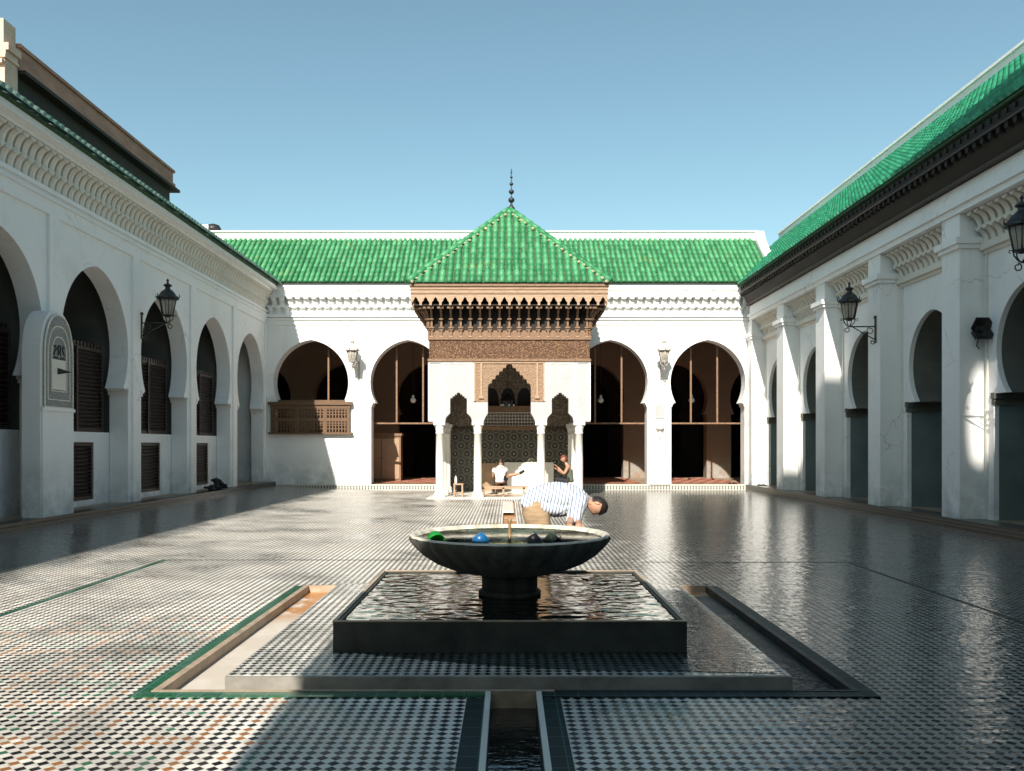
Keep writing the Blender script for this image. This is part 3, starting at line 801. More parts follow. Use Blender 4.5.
# ================================================================== PAVILION
pav=thing('pavilion','carved cedar pavilion with green pyramid roof on slender white columns','pavilion',(.04,25.4,0))
def col(x,y,h=2.29):
    q=MB()
    q.box(x-.17,x+.17,y-.17,y+.17,0,.10); q.lathe([(.165,.10),(.175,.14),(.15,.19),(.125,.22),(.12,.26),(.118,1.1),(.108,h-.36),(.125,h-.35),(.125,h-.32),(.11,h-.30),(.13,h-.2),(.165,h-.10)],(x,y,0),20)
    q.box(x-.17,x+.17,y-.17,y+.17,h-.10,h)
    return q.build('column',M['column'],pav)
for x in (-2.08,-.945,.945,2.08): col(x,0)
for y in (1.55,3.1): 
    for x in (-2.08,2.08): col(x,y)
q=MB(); q.box(-2.45,2.45,-.25,4.79,.0,.035); q.build('floor_slab',M['marble'],pav)
def lambrequin(c,hw0,hw1,z0,z1,z2,zt,n=5):
    """flared foot, straight jamb, scalloped pointed head"""
    pts=[(c-hw0,z0),(c-hw0*.93,z0+(z1-z0)*.5),(c-hw1,z1),(c-hw1,z2)]
    for i in range(1,n+1):
        a0=(i-1)/n; a1=i/n
        def P(a): return (c-hw1*(1-a), z2+(zt-z2)*a**.85)
        p0=P(a0);p1=P(a1)
        pts.append(((p0[0]*.8+p1[0]*.2),(p0[1]*.35+p1[1]*.65))); pts.append(((p0[0]*.3+p1[0]*.7),(p0[1]*.12+p1[1]*.88)))
        pts.append((p1[0],p1[1]-.03 if i<n else p1[1]))
    return pts+[(2*c-x,z) for x,z in reversed(pts[:-1])]
F0=lambda u,v,w: Vector((u,-.16+w,v))
big=lambrequin(0,.77,.64,2.291,2.55,3.30,4.02,6)
s1=lambrequin(-1.51,.40,.25,2.291,2.55,2.95,3.16,4); s2_=lambrequin(1.51,.40,.25,2.291,2.55,2.95,3.16,4)
q=MB()
q.prism([[(-2.41,2.291)]+s1+[(-1.05,2.291),(-1.05,4.08),(-2.41,4.08)]],0,.3,F0)
q.prism([[(-1.05,2.291),(-.77,2.291),(-.715,2.42),(-.64,2.55),(-.64,2.88),(-1.05,2.88)]],0,.3,F0)
q.build('stucco_panel',M['stucco'],pav); q=MB()
q.prism([[(1.05,2.291)]+s2_+[(2.41,2.291),(2.41,4.08),(1.05,4.08)]],0,.3,F0)
q.prism([[(1.05,2.291),(.77,2.291),(.715,2.42),(.64,2.55),(.64,2.88),(1.05,2.88)][::-1]],0,.3,F0)
q.build('stucco_panel',M['stucco'],pav)
# side walls of the pavilion
for sx in (-1,1):
    q=MB()
    FS=lambda u,v,w,sx=sx: Vector((sx*(2.41-w),u,v))
    o=[(.14,2.291)]+lambrequin(.78,.5,.32,2.291,2.55,2.95,3.3,4)+lambrequin(2.35,.5,.32,2.291,2.55,2.95,3.3,4)+lambrequin(3.85,.5,.32,2.291,2.55,2.95,3.3,4)+[(4.78,2.291),(4.78,4.08),(.14,4.08)]
    q.prism([o],0,.28,FS)
    q.build('stucco_panel',M['stucco'],pav)
# raised plain mouldings on the stucco
def frame(u0,u1,v0,v1,t=.045,w=-.02):
    q.prism([[(u0,v0),(u1,v0),(u1,v1),(u0,v1)],[(u0+t,v0+t),(u1-t,v0+t),(u1-t,v1-t),(u0+t,v1-t)]],w,-.001,F0)
for s in (-1,1):
    q=MB(); a,b_=sorted((s*2.41,s*1.98)); frame(a,b_,2.33,4.08)
    a,b_=sorted((s*1.97,s*1.06)); q.prism([[(a,4.08),(a,4.02),(b_,4.02),(b_,4.08)]],-.02,-.001,F0)
    for uu in (1.94,1.07): q.fbox(F0,min(s*uu,s*(uu-.0))-.02,max(s*uu,s*uu)+.02,2.35 if uu>1.5 else 2.9,4.02,-.02,-.001)
    q.build('stucco_moulding',M['white'],pav)
q=MB(); q.prism([[(-1.05,2.881),(-.641,2.881)]+[p for p in big[3:-3]]+[(.641,2.881),(1.05,2.881),(1.05,4.08),(-1.05,4.08)]],-.012,.28,F0)
q.build('cedar_arch_panel',M['woodcarved2'],pav)
q=MB()
for s in (-1,1):
    q.fbox(F0,min(s*.86,s*.80),max(s*.86,s*.80),3.0,4.05,-.05,-.013); q.fbox(F0,min(s*1.05,s*1.0),max(s*1.05,s*1.0),2.9,4.05,-.04,-.013)
    q.fbox(F0,min(s*.90,s*.76),max(s*.90,s*.76),2.98,3.06,-.06,-.013)
q.fbox(F0,-1.05,1.05,4.02,4.08,-.04,-.013); q.build('cedar_moulding',M['woodlite'],pav)
# cedar frieze: box ring
def ring(mb,hx,y0,y1,z0,z1,t=.25):
    mb.box(-hx,hx,y0,y0+t,z0,z1); mb.box(-hx,-hx+t,y0+t,y1,z0,z1); mb.box(hx-t,hx,y0+t,y1,z0,z1)
q=MB(); ring(q,2.38,-.19,4.79,4.16,4.72); q.build('carved_frieze',M['woodcarved'],pav)
q=MB(); ring(q,2.42,-.23,4.79,4.081,4.158); ring(q,2.42,-.23,4.79,4.721,4.79); ring(q,2.36,-.17,4.79,4.791,5.0,.1); q.build('frieze_moulding',M['wood'],pav)
q=MB(); ring(q,2.34,-.15,4.79,5.001,5.66,.1); q.build('shadow_board',M['soffit'],pav)  # black ring puts the shade between the brackets into the colour
# colonnettes and brackets
def bracket_at(x,y,dx,dy):
    # outward direction (dx,dy); profile from frieze out to fascia
    D=Vector((dx,dy,0)); T=Vector((-dy,dx,0)); O=Vector((x,y,0))
    F=lambda u,v,w: O+D*u+T*w+Vector((0,0,v))
    prof=[(-.02,4.80),(.05,4.82),(.06,5.0),(.10,5.10),(.10,5.26),(.17,5.34),(.18,5.46),(.30,5.54),(.34,5.62),(.50,5.66),(-.02,5.66)]
    bk=MB(); cn=MB()
    bk.prism([prof],-.030,.030,F)
    bk.fbox(F,.045,.115,5.05,5.09,-.075,.075); bk.fbox(F,.10,.17,5.30,5.33,-.06,.06); bk.fbox(F,.38,.48,5.58,5.63,-.09,.09)
    bk.prism([[(-.075,5.0),(-.045,5.0),(-.045,5.12),(-.075,5.06)][::-1]],.045,.06,lambda u,v,w: F(w,v,u)); bk.prism([[(.045,5.0),(.075,5.0),(.075,5.06),(.045,5.12)]],.045,.06,lambda u,v,w: F(w,v,u))
    cn.tube([F(.025,4.80,0),F(.025,5.02,0)],.028,6); cn.fbox(F,.0,.06,4.80,4.83,-.045,.045); cn.fbox(F,0,.07,5.0,5.04,-.06,.06)
    bk.build('eave_bracket',M['wood'],pav); cn.build('colonnette',M['woodlite'],pav)
nb=17; hw=2.30
for i in range(nb): bracket_at(-hw+2*hw*i/(nb-1),-.17,0,-1)
for i in range(1,17):
    for s in (-1,1): bracket_at(s*2.36,-.17+i*.29,s,0)
for s in (-1,1):
    d=Vector((s,-1)).normalized()
    bracket_at(s*2.36,-.17,d.x,d.y)
    # corner brackets in a fan
    for a in (.35,1.2):
        bracket_at(s*2.36,-.17,s*math.sin(a),-math.cos(a))
# lambrequin fascia with pointed cutouts
fa=MB(); 
def fascia(F,L,n):
    o=[(-L,5.66)]
    sp=2*L/n
    for i in range(n):
        c=-L+(i+.5)*sp; h=sp*.37
        o+=[(c-h,5.66),(c-h*1.05,5.74),(c-h*.6,5.79),(c-h*.45,5.84),(c,5.90),(c+h*.45,5.84),(c+h*.6,5.79),(c+h*1.05,5.74),(c+h,5.66)]
    o+=[(L,5.66),(L,6.20),(-L,6.20)]
    fa.prism([o],0,.08,F)
fascia(lambda u,v,w: Vector((u,-.74+w,v)),2.86,20)
for s in (-1,1): fascia(lambda u,v,w,s=s: Vector((s*(2.86-w),2.04+u,v)),2.70,19)
fa.build('fascia',M['woodlite'],pav)
fb=MB(); ring(fb,2.90,-.78,4.79,6.201,6.27,.1); ring(fb,2.875,-.755,4.79,5.98,6.02,.012); ring(fb,2.875,-.755,4.79,6.10,6.13,.012); fb.build('fascia_moulding',M['wood'],pav)
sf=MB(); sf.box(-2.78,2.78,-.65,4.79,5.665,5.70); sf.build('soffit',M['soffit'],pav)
cl=MB(); cl.box(-2.2,2.2,.1,4.78,4.6,4.7); cl.build('ceiling',M['darkwood'],pav)
# hip roof, apex above (0,2.1)
HE=2.93; yc=-.80+HE; zE=6.30; zA=9.20; SLh=math.hypot(HE,zA-zE); 
tl=MB(); 
def hipc(u): return SLh*(1-abs(u-HE)/HE)
cs,sn=HE/SLh,(zA-zE)/SLh
tile_field(tl,(-HE,yc-HE,zE),(1,0,0),(0,cs,sn),2*HE,SLh,.217,.30,clip=hipc)
tile_field(tl,(HE,yc-HE,zE),(0,1,0),(-cs,0,sn),2*HE,SLh,.217,.30,clip=hipc)
tile_field(tl,(-HE,yc+HE,zE),(0,-1,0),(cs,0,sn),2*HE,SLh,.217,.30,clip=hipc)
tile_field(tl,(HE,yc+HE,zE),(-1,0,0),(0,-cs,sn),2*HE,SLh,.217,.30,clip=hipc)
for sx in (-1,1):
    for sy in (-1,1):
        for k in range(13):
            a=k/13; b2=(k+1.1)/13
            P=lambda a: Vector((sx*HE*(1-a),yc+sy*HE*(1-a),zE+(zA-zE)*a+.05))
            tl.add(*(lambda mbx:(mbx.v,mbx.f))((lambda m_:(m_.tube([P(a),P(min(b2,1))],[.105,.085],8),m_)[1])(MB())),True,random.random())
tl.build('roof_tiles',M['tile'],pav)
rb=MB(); rb.add([(-HE,yc-HE,zE),(HE,yc-HE,zE),(HE,yc+HE,zE),(-HE,yc+HE,zE),(0,yc,zA)],[(0,1,4),(1,2,4),(2,3,4),(3,0,4),(0,3,2,1)]); rb.build('roof_bed',M['tilebed'],pav)
for sx in (-1,1):
    hm=MB()
    for k in range(24):
        a=k/24
        P=Vector((sx*HE*(1-a),yc-HE*(1-a),zE+(zA-zE)*a+.02)); o=-sx*.12
        hm.ball(P+Vector((o,-.05,.0)),(.05+random.random()*.03,.05,.03+random.random()*.03),6,4)
    hm.build('hip_mortar',M['mortar'],pav)
fi=MB(); FX=.07; fi.lathe([(.10,0),(.12,.1),(.05,.18),(.02,.3),(.018,1.35),(.005,1.38)],(FX,yc,zA-.03),10)
for (z,r) in ((9.53,.105),(9.80,.088),(10.05,.064),(10.27,.044),(10.42,.03)): fi.ball((FX,yc,z),(r,r,r*.85),14,8)
fi.build('finial',M['iron'],pav)
index_children()
pav2=copy_tree(pav); pav2.location=(0,-1.33,0); pav2.rotation_euler=(0,0,PI)
pav2['label']='matching pavilion on the near side of the court whose shadow falls on the fountain'

# ================================================================== near side of the court (behind the viewer)
near=thing('arcade_building','near arcade closing the court behind the viewer, shading the right-hand floor','arcade building')
FN=lambda u,v,w: Vector((u,-5.9-w,v))
q=MB(); wall_with_arches(q,FN,-12,12,0,7.3,[arch_pts(c,1.31,0,3.1,3.83,1.34,.19) for c in (-7,-3.6,3.6,7)],[],0,.5); q.box(-12,12,-10,-9.7,0,7.3); q.build('wall',M['white'],near)
q=MB(); q.prism([[(-5.5,7.3),(-9.0,9.6),(-9.6,9.6),(-9.6,7.3)]],-12,12,lambda u,v,w: Vector((w,u,v))); q.build('roof',M['tilebed'],near)
mn=thing('unseen_tower','unseen tower beyond the near arcade, sized so its shadow crosses the right half of the court','tower')
q=MB(); q.box(-1.94,2.4,-14,-10,-.5,28.8); q.build('wall',M['cream'],mn)  # unseen tower, sized to the edge of the shade it casts
th=thing('shade_wall','unseen wall added to shade the right arcade, its slot shaping a sun patch','wall')  # added light blocker; the slot lets one sun patch onto a right pier
q=MB(); q.prism([[(2.401,-.5),(6.4,-.5),(6.4,28.8),(2.401,28.8)],[(3.70+.23*math.cos(k/20*2*PI),22.35+1.05*math.sin(k/20*2*PI)) for k in range(20)]],0,.35,lambda u,v,w: Vector((u,-10-w,v))); q.build('wall',M['cream'],th)

# ================================================================== FOUNTAIN
FCx,FCy=.015,7.5
pf=thing('fountain_platform','low dark stone block with rippling water on top beneath the fountain','platform',(FCx,FCy,.074))
q=MB(); a=1.30; h=.226
q.box(-a,a,-1.26,-1.26+.05,0,h); q.box(-a,a,1.26-.05,1.26,0,h); q.box(-a,-a+.05,-1.21,1.21,0,h); q.box(a-.05,a,-1.21,1.21,0,h); q.box(-a+.05,a-.05,-1.21,1.21,0,h-.06)
q.build('stone_block',M['block'],pf)
from mathutils import noise as mn_
def ripple_grid(x0,x1,y0,y1,z,step,amp,sc):
    g=MB(); nx=int((x1-x0)/step); ny=int((y1-y0)/step); vs=[]
    for j in range(ny+1):
        for i in range(nx+1):
            x=x0+(x1-x0)*i/nx; y=y0+(y1-y0)*j/ny
            w=mn_.noise(Vector((x*sc,y*sc*1.5,0)))+.42*mn_.noise(Vector((x*sc*2.1+3,y*sc*3.0,5)))+.07*mn_.noise(Vector((x*sc*5,y*sc*6.5,9)))
            vs.append((x,y,z+amp*w))
    g.add(vs,[(j*(nx+1)+i,j*(nx+1)+i+1,(j+1)*(nx+1)+i+1,(j+1)*(nx+1)+i) for j in range(ny) for i in range(nx)],True)
    return g
q=ripple_grid(-a+.045,a-.045,-1.215,1.215,h-.012,.0125,.0052,6.5); q.build('water',M['pool'],pf)
q=MB()
for (x0,x1,y0,y1) in ((-a-.004,a+.004,-1.264,-1.235),(-a-.004,a+.004,1.235,1.264),(-a-.004,-a+.025,-1.235,1.235),(a-.025,a+.004,-1.235,1.235)): q.box(x0,x1,y0,y1,h+.001,h+.010)
q.build('rim',M['kerb'],pf)
# slab
sb=MB(); 
sb.box(-1.87,1.88,5.615,9.385,-.119,.068)
tag(sb.build('marble_kerb_slab',simple('grey_marble',(.25,.235,.205),.55,.35,4,.2)),kind='structure')
sb=MB(); sb.box(-1.862,1.872,5.64,9.377,.0681,.0715)
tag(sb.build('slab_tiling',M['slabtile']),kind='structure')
sb=MB()
rng=[(.55,5.75),(1.80,5.70),(1.83,8.9),(1.3,9.3),(-.8,9.3),(-1.25,8.5),(-1.32,7.2),(-1.05,6.2),(-.2,5.9)]
sb.add([(x,y,.0755) for x,y in rng],[tuple(range(len(rng)))])
tag(sb.build('puddle',M['film']),kind='structure')

ft=thing('fountain','round scalloped marble fountain basin on a stout pedestal in the middle of the court','fountain',(FCx,FCy,.29))
def flute(t,r,z): return 1+ (0.05*(abs(math.sin(14*t))-.6)*min(1,(r-.3)*3)*(1 if z<.5 else .35) if r>.3 else 0)
q=MB(); q.lathe([(.25,.18),(.34,.19),(.50,.225),(.64,.285),(.76,.365),(.835,.44),(.868,.49),(.874,.522)],(0,0,0),208,True,flute,closed=True)
q.build('bowl',M['basin'],ft)
q=MB(); q.lathe([(.876,.520),(.868,.534),(.845,.534),(.828,.515),(.80,.46),(.70,.39),(.50,.34),(.02,.325)],(0,0,0),208,True,flute,closed=True)
q.build('bowl_interior',M['basinin'],ft)
q=MB(); q.lathe([(.245,0),(.245,.185)],(0,0,0),28); q.lathe([(.275,0),(.275,.03),(.25,.045)],(0,0,0),28); q.build('pedestal',M['basin'],ft)
q=MB(); q.lathe([(.822,.500),(.02,.501)],(0,0,0),96,True,closed=False); q.build('water',M['bowlwater'],ft)
q=MB(); q.lathe([(.04,.33),(.04,.44),(.015,.46),(.012,.62),(.018,.63),(.018,.655),(.006,.66)],(0,.02,0),12); q.build('spout',simple('brass',(.26,.17,.08),.35,.3,14,.2),ft)

def cup(x,y,m,label,rot,r=.052):
    o=thing('cup',label,'cup',(x,y,.805),0,'cups floating in the fountain basin')
    o.rotation_euler=rot
    q=MB(); q.lathe([(r*.35,-.035),(r*.75,-.03),(r*.82,0),(r,.055),(r*.96,.057),(r*.74,.002),(r*.6,-.022),(.003,-.024)],(0,0,0),20); q.build('bowl',m,o)
    q=MB(); q.tube([(r*.9,0,.04),(r*1.28,0,.035),(r*1.22,0,-.005),(r*.78,0,-.01)],.007,6); q.build('handle',m,o)
    return o
def atpx(px,z,py): 
    Y=850*(1.6-z)/(py-445); return ((px-508)*Y/850,Y)
for (px,m,l,rot,r) in ((435,'cgreen','bright green plastic cup floating tilted at the left of the basin',(R(118),R(14),.5),.078),
                       (479,'cblue','blue plastic cup floating left of the spout',(R(150),R(-22),1.2),.072),
                       (533,'cblack','dark purple-black cup floating just right of the spout',(R(155),R(16),2.0),.064),
                       (551,'colive','dull olive cup, rightmost of the cups in the basin',(R(140),R(-25),.5),.064)):
    x,y=atpx(px,.78,541.5); cup(x,y,M[m],l,rot,r)

# white cover stone on the axial channel
cs_=thing('channel_cover','pale stone slab bridging the floor channel between fountain and pavilion','stone slab',(.01,21.6,0))
q=MB(); q.box(-.13,.13,-1.7,1.7,.014,.05); q.box(-.11,.11,-1.66,1.66,.05,.058); q.build('slab',M['marble'],cs_)

# ================================================================== LANTERNS
def lantern(loc,rz,metal,label,scale=1.0):
    o=thing('wall_lantern',label,'lantern',loc,rz,'wall lanterns round the courtyard'); o.scale=(scale,)*3
    L=.62
    q=MB(); q.box(-.0,.03,-.03,.03,-.38,.22); q.lathe([(.05,0),(.04,.03),(.01,.06)],(.015,0,.20),8)
    q.tube([(.02,0,0),(L,0,0)],.016,6); q.tube([(.02,0,-.30),(.22,0,-.20),(L-.08,0,-.01)],.013,6)
    def scroll(cx,cz,r,turns=1.4,dir_=1,a0=0):
        return [(cx+dir_*math.cos(a0+t)*r*(1-.5*t/(turns*2*PI)),0,cz+math.sin(a0+t)*r*(1-.5*t/(turns*2*PI))) for t in [k*.4 for k in range(int(turns*2*PI/.4))]]
    q.tube(scroll(L+.06,-.075,.065,1.2,1,PI/2),.011,5); q.tube(scroll(.13,-.09,.085,1.2,-1,PI/2),.011,5)
    q.tube(scroll(.08,-.36,.05,1.1,1,PI),.011,5)
    for s in (-1,1):
        q.tube([(L,0,0),(L,s*.06,.03),(L,s*.12,.10),(L,s*.135,.17)],.012,5); q.tube([(L,0,0),(L+s*.06,0,.03),(L+s*.12,0,.10),(L+s*.135,0,.17)],.012,5)
        q.tube([(L+s*.135,0,.17),(L+s*.19,0,.19),(L+s*.2,0,.15),(L+s*.17,0,.14)],.009,5)
    q.build('bracket',metal,o)
    seg=6
    def hexr(r,z,k): a=2*PI*k/seg; return Vector((L+r*math.cos(a),r*math.sin(a),z))
    q=MB()
    for k in range(seg):
        q.tube([hexr(.125,.18,k),hexr(.20,.55,k)],.011,5)
        q.tube([hexr(.125,.18,k),hexr(.125,.18,k+1)],.014,5); q.tube([hexr(.20,.55,k),hexr(.20,.55,k+1)],.016,5)
        q.tube([(hexr(.125,.18,k)+hexr(.125,.18,k+1))/2,(hexr(.2,.55,k)+hexr(.2,.55,k+1))/2],.005,4)
    q.lathe([(.02,.13),(.12,.17),(.125,.185),(.01,.185)],(L,0,0),6,False); q.build('cage',metal,o)
    q=MB()
    for k in range(seg):
        q.add([hexr(.117,.19,k),hexr(.117,.19,k+1),hexr(.192,.545,k+1),hexr(.192,.545,k)],[(0,1,2,3)])
    q.build('glass',M['glass'],o)
    q=MB(); q.lathe([(.01,.19),(.03,.2),(.03,.28),(.05,.33),(.055,.40),(.02,.44),(.005,.445)],(L,0,0),10); q.build('bulb',M['bulb'],o)
    q=MB(); q.lathe([(.20,.555),(.255,.56),(.25,.60),(.20,.64),(.15,.72),(.09,.775),(.06,.79),(.055,.84),(.10,.87),(.085,.90),(.03,.92),(.02,.97),(.035,.99),(.005,1.04)],(L,0,0),12,False,rot=0)
    for k in range(seg):
        p=hexr(.25,.58,k); d=(p-Vector((L,0,.58))).normalized(); q.tube([p,p+d*.03+Vector((0,0,.04)),p+d*.02+Vector((0,0,.10))],[.016,.012,.003],5)
    q.build('cap',metal,o)
    return o
lantern((-8.57,19.86,4.45),0,M['iron'],'black iron lantern on the shaded left wall, its arm reaching over the court')
lantern((8.55,19.75,4.35),PI,M['iron'],'black iron lantern whole in view on the right-hand piers')
lantern((8.55,13.12,4.42),PI,M['iron'],'black lantern nearest the viewer, cut off by the right edge of the photo')
lantern((-5.30,BY-.036,4.33),R(-102),M['paleiron'],'pale sunlit lantern on the rear wall left of the pavilion')
lantern((5.42,BY-.036,4.33),R(-88),M['paleiron'],'pale sunlit lantern on the rear pier right of the pavilion')

# horn loudspeaker
sp=thing('loudspeaker','dark hexagonal horn loudspeaker on the flank of a right-hand pier','loudspeaker',(8.86,16.37,3.70))
sp.location=(8.86,pc[4]-.33,3.72)
Mx=Matrix.Rotation(R(90),4,'X')
q=MB(); q.lathe([(.10,.0),(.12,.12),(.235,.25),(.245,.27),(.23,.272),(.12,.14),(.10,.13),(.04,.13),(.035,.19),(.005,.20)],(0,0,0),6,False); q.v=[tuple(Matrix.Rotation(R(78),4,'X')@Vector(v)) for v in q.v]; q.build('horn',M['charcoal'],sp)
q=MB(); q.box(-.03,.03,-.12,-.0,-.12,.06); q.tube([(0,-.1,-.1),(0,-.02,-.24),(.06,0,-.3)],.012,5); q.build('mount',M['iron'],sp)

# plaque under rear right lantern
pq=thing('wall_plaque','small carved white plaque low on the rear pier between two right arches','plaque',(5.39,BY-.12,3.0))
q=MB(); q.prism([round_top(.17,-.45,-.1,.08,8)],-.03,-.001,lambda u,v,w: Vector((u,w,v))); q.build('panel',M['stucco'],pq)
q=MB(); q.lathe([(.09,-.9),(.14,-.82),(.16,-.78),(.05,-.80),(.02,-.85)],(0,-.05,0),14); q.tube([(0,-.02,-1.25),(0,-.05,-.9)],[.02,.07],8); q.build('bracket_bowl',M['marble'],pq)

# hanging lamps in the arches
for (x,y,z,l) in ((-3.68,33,3.35,'small white lamp hanging inside the arch just left of the pavilion'),(3.60,33,3.35,'small white lamp hanging inside the arch just right of the pavilion'),(7.13,33,3.35,'small white lamp hanging inside the rightmost rear arch')):
    o=thing('hanging_lamp',l,'lamp',(x,y,z),0,'lamps hanging in the rear arches')
    q=MB(); q.lathe([(.03,-.12),(.10,-.08),(.12,0),(.08,.07),(.04,.10),(.06,.14),(.03,.20)],(0,0,0),12); q.build('shade',M['bulb'],o)
    q=MB(); q.tube([(0,0,.2),(0,0,3.3)],.008,5); q.build('chain',M['iron'],o)
o=thing('hanging_lamp','brass and glass lantern hanging in the middle of the pavilion','lamp',(-.02,27.8,2.95))
q=MB(); q.lathe([(.05,-.15),(.16,-.08),(.2,.08),(.15,.2),(.05,.3),(.02,.34)],(0,0,0),8,False); q.build('shade',M['iron'],o)
q=MB()
for k in range(6): q.ball((.21*math.cos(k),.21*math.sin(k),-.04),.03,8,5)
q.build('glass_cups',M['bulb'],o)
q=MB(); q.tube([(0,0,.3),(0,0,1.65)],.008,5); q.build('chain',M['iron'],o)

# ================================================================== small things
def rug(x0,x1,y0,y1,m,l):
    q=MB(); nx,ny=12,8
    vs=[(x0+(x1-x0)*i/nx,y0+(y1-y0)*j/ny,.212+.008*math.sin(i*1.7+j*2.3)) for j in range(ny+1) for i in range(nx+1)]
    q.add(vs,[(j*(nx+1)+i,j*(nx+1)+i+1,(j+1)*(nx+1)+i+1,(j+1)*(nx+1)+i) for j in range(ny) for i in range(nx)],True)
    q.add([(x0,y0,.197),(x1,y0,.197),(x1,y1,.197),(x0,y1,.197)],[(0,1,2,3)])
    tag(q.build('rug',m),l,'rug','red rugs on the rear gallery floor')
rug(-4.8,-2.0,BY+.75,35.8,M['rug2'],'orange red rug on the gallery floor inside the arch left of the pavilion')
rug(2.3,4.9,BY+.75,35.8,M['rug'],'red rug on the gallery floor inside the arch right of the pavilion')
rug(5.9,8.6,BY+.75,35.8,M['rug2'],'orange red rug on the gallery floor inside the rightmost rear arch')
cbn=thing('cabinet','brown wooden cupboard standing inside the arch left of the pavilion','cabinet',(-4.9,33.2,.2))
q=MB(); q.box(-.75,.75,-.3,.3,0,1.75); q.box(-.8,.8,-.34,.34,1.751,1.85); q.build('carcass',M['wood'],cbn)
for s in (-1,1):
    q=MB(); q.box(min(s*.02,s*.70),max(s*.02,s*.70),-.33,-.301,.1,1.65); q.box(min(s*.12,s*.6),max(s*.12,s*.6),-.345,-.331,.2,1.5); d_=q.build('door',M['woodlite'],cbn)
    q=MB(); q.ball((s*.08,-.36,.9),.02,8,5); q.build('knob',M['iron'],d_)
def sandals(x,y,z,l):
    o=thing('sandals',l,'sandals',(x,y,z),.3)
    for s in (-1,1):
        q=MB(); q.prism([[(-.04,-.13),(.04,-.13),(.045,.0),(.05,.1),(.02,.14),(-.03,.13),(-.045,.05)]],0,.03,lambda u,v,w,s=s: Vector((u+s*.08,v,w))); q.tube([(s*.08-.045,.03,.03),(s*.08,.04,.07),(s*.08+.045,.03,.03)],.014,6); q.build('sandal',M['black'],o)
sandals(8.05,BY+.2,.2,'dark sandals left on the step inside the rightmost rear arch')
sandals(8.75,BY-1.0,.2,'dark sandals left on the corner of the right-hand step')
bg=thing('cloth_bundle','black cloth bundle slumped on the step before the fourth left arch','bundle',(-8.42,24.6,.30))
q=MB()
for k in range(34):
    yy=random.uniform(-.6,.6); hh=.26*(1-abs(yy)/.8)
    q.ball((random.uniform(-.12,.10),yy,.03+random.random()*hh),(.05+.07*random.random(),.06+.09*random.random(),.025+.06*random.random()),9,6)
q.tube([(0,-.2,.2),(.02,-.28,.34),(.03,-.12,.36),(.0,-.02,.22)],.012,5)
q.build('cloth',M['black'],bg)
# bench, stool, bottle
bn=thing('bench','low pale wooden bench beneath the front of the pavilion','bench',(-.12,25.75,.035))
q=MB(); 
for k in range(3): q.box(-.72,.72,-.17+k*.115,-.065+k*.115,.29,.32)
q.build('seat',M['woodlite'],bn)
for x in (-.62,-.02,.6):
    for y in (-.14,.14):
        q=MB(); q.box(x-.03,x+.03,y-.025,y+.025,0,.289); q.build('leg',M['woodlite'],bn)
q=MB(); q.box(-.6,.6,-.165,-.14,.05,.08); q.box(-.7,.7,-.165,-.14,.24,.285); q.build('rail',M['woodlite'],bn)
so=thing('stool','small square wooden stool with open sides beside the left pavilion column','stool',(-1.50,25.75,.035))
q=MB(); q.box(-.15,.15,-.15,.15,.36,.40); q.build('seat',M['woodlite'],so)
for x in (-1,1):
    for y in (-1,1):
        q=MB(); q.box(x*.12-.022,x*.12+.022,y*.12-.022,y*.12+.022,0,.36); q.build('leg',M['woodlite'],so)
q=MB(); q.box(-.12,.12,-.135,-.115,.10,.13); q.box(-.12,.12,.115,.135,.10,.13); q.box(-.135,-.115,-.12,.12,.10,.13); q.box(.115,.135,-.12,.12,.10,.13); q.build('stretcher',M['woodlite'],so)
bo=thing('bottle','clear plastic bottle standing on the small stool','bottle',(-1.58,25.74,.435))
q=MB(); q.lathe([(.035,0),(.038,.02),(.038,.14),(.03,.17),(.014,.20),(.014,.23)],(0,0,0),14); q.build('body',M['bulb'],bo)
q=MB(); q.lathe([(.016,.23),(.016,.255)],(0,0,0),12); q.build('cap',M['cblue'],bo)

# ================================================================== PEOPLE
def skin_mesh(nodes,edges,root=0,levels=2):
    """nodes: list of (co, rx, ry)"""
    me=bpy.data.meshes.new('tmp'); me.from_pydata([n[0] for n in nodes],edges,[]); me.update()
    ob=bpy.data.objects.new('tmp',me); COL.objects.link(ob)
    sk=ob.modifiers.new('s','SKIN'); sk.use_smooth_shade=True; sk.branch_smoothing=.6
    for i,n in enumerate(nodes):
        v=me.skin_vertices[0].data[i]; v.radius=(n[1],n[2]); v.use_root=(i==root)
    ss=ob.modifiers.new('u','SUBSURF'); ss.levels=levels; ss.render_levels=levels
    dg=bpy.context.evaluated_depsgraph_get(); dg.update()
    m2=bpy.data.meshes.new_from_object(ob.evaluated_get(dg),depsgraph=dg)
    vs=[tuple(v.co) for v in m2.vertices]; fs=[tuple(p.vertices) for p in m2.polygons]
    bpy.data.objects.remove(ob); bpy.data.meshes.remove(me); bpy.data.meshes.remove(m2)
    return vs,fs
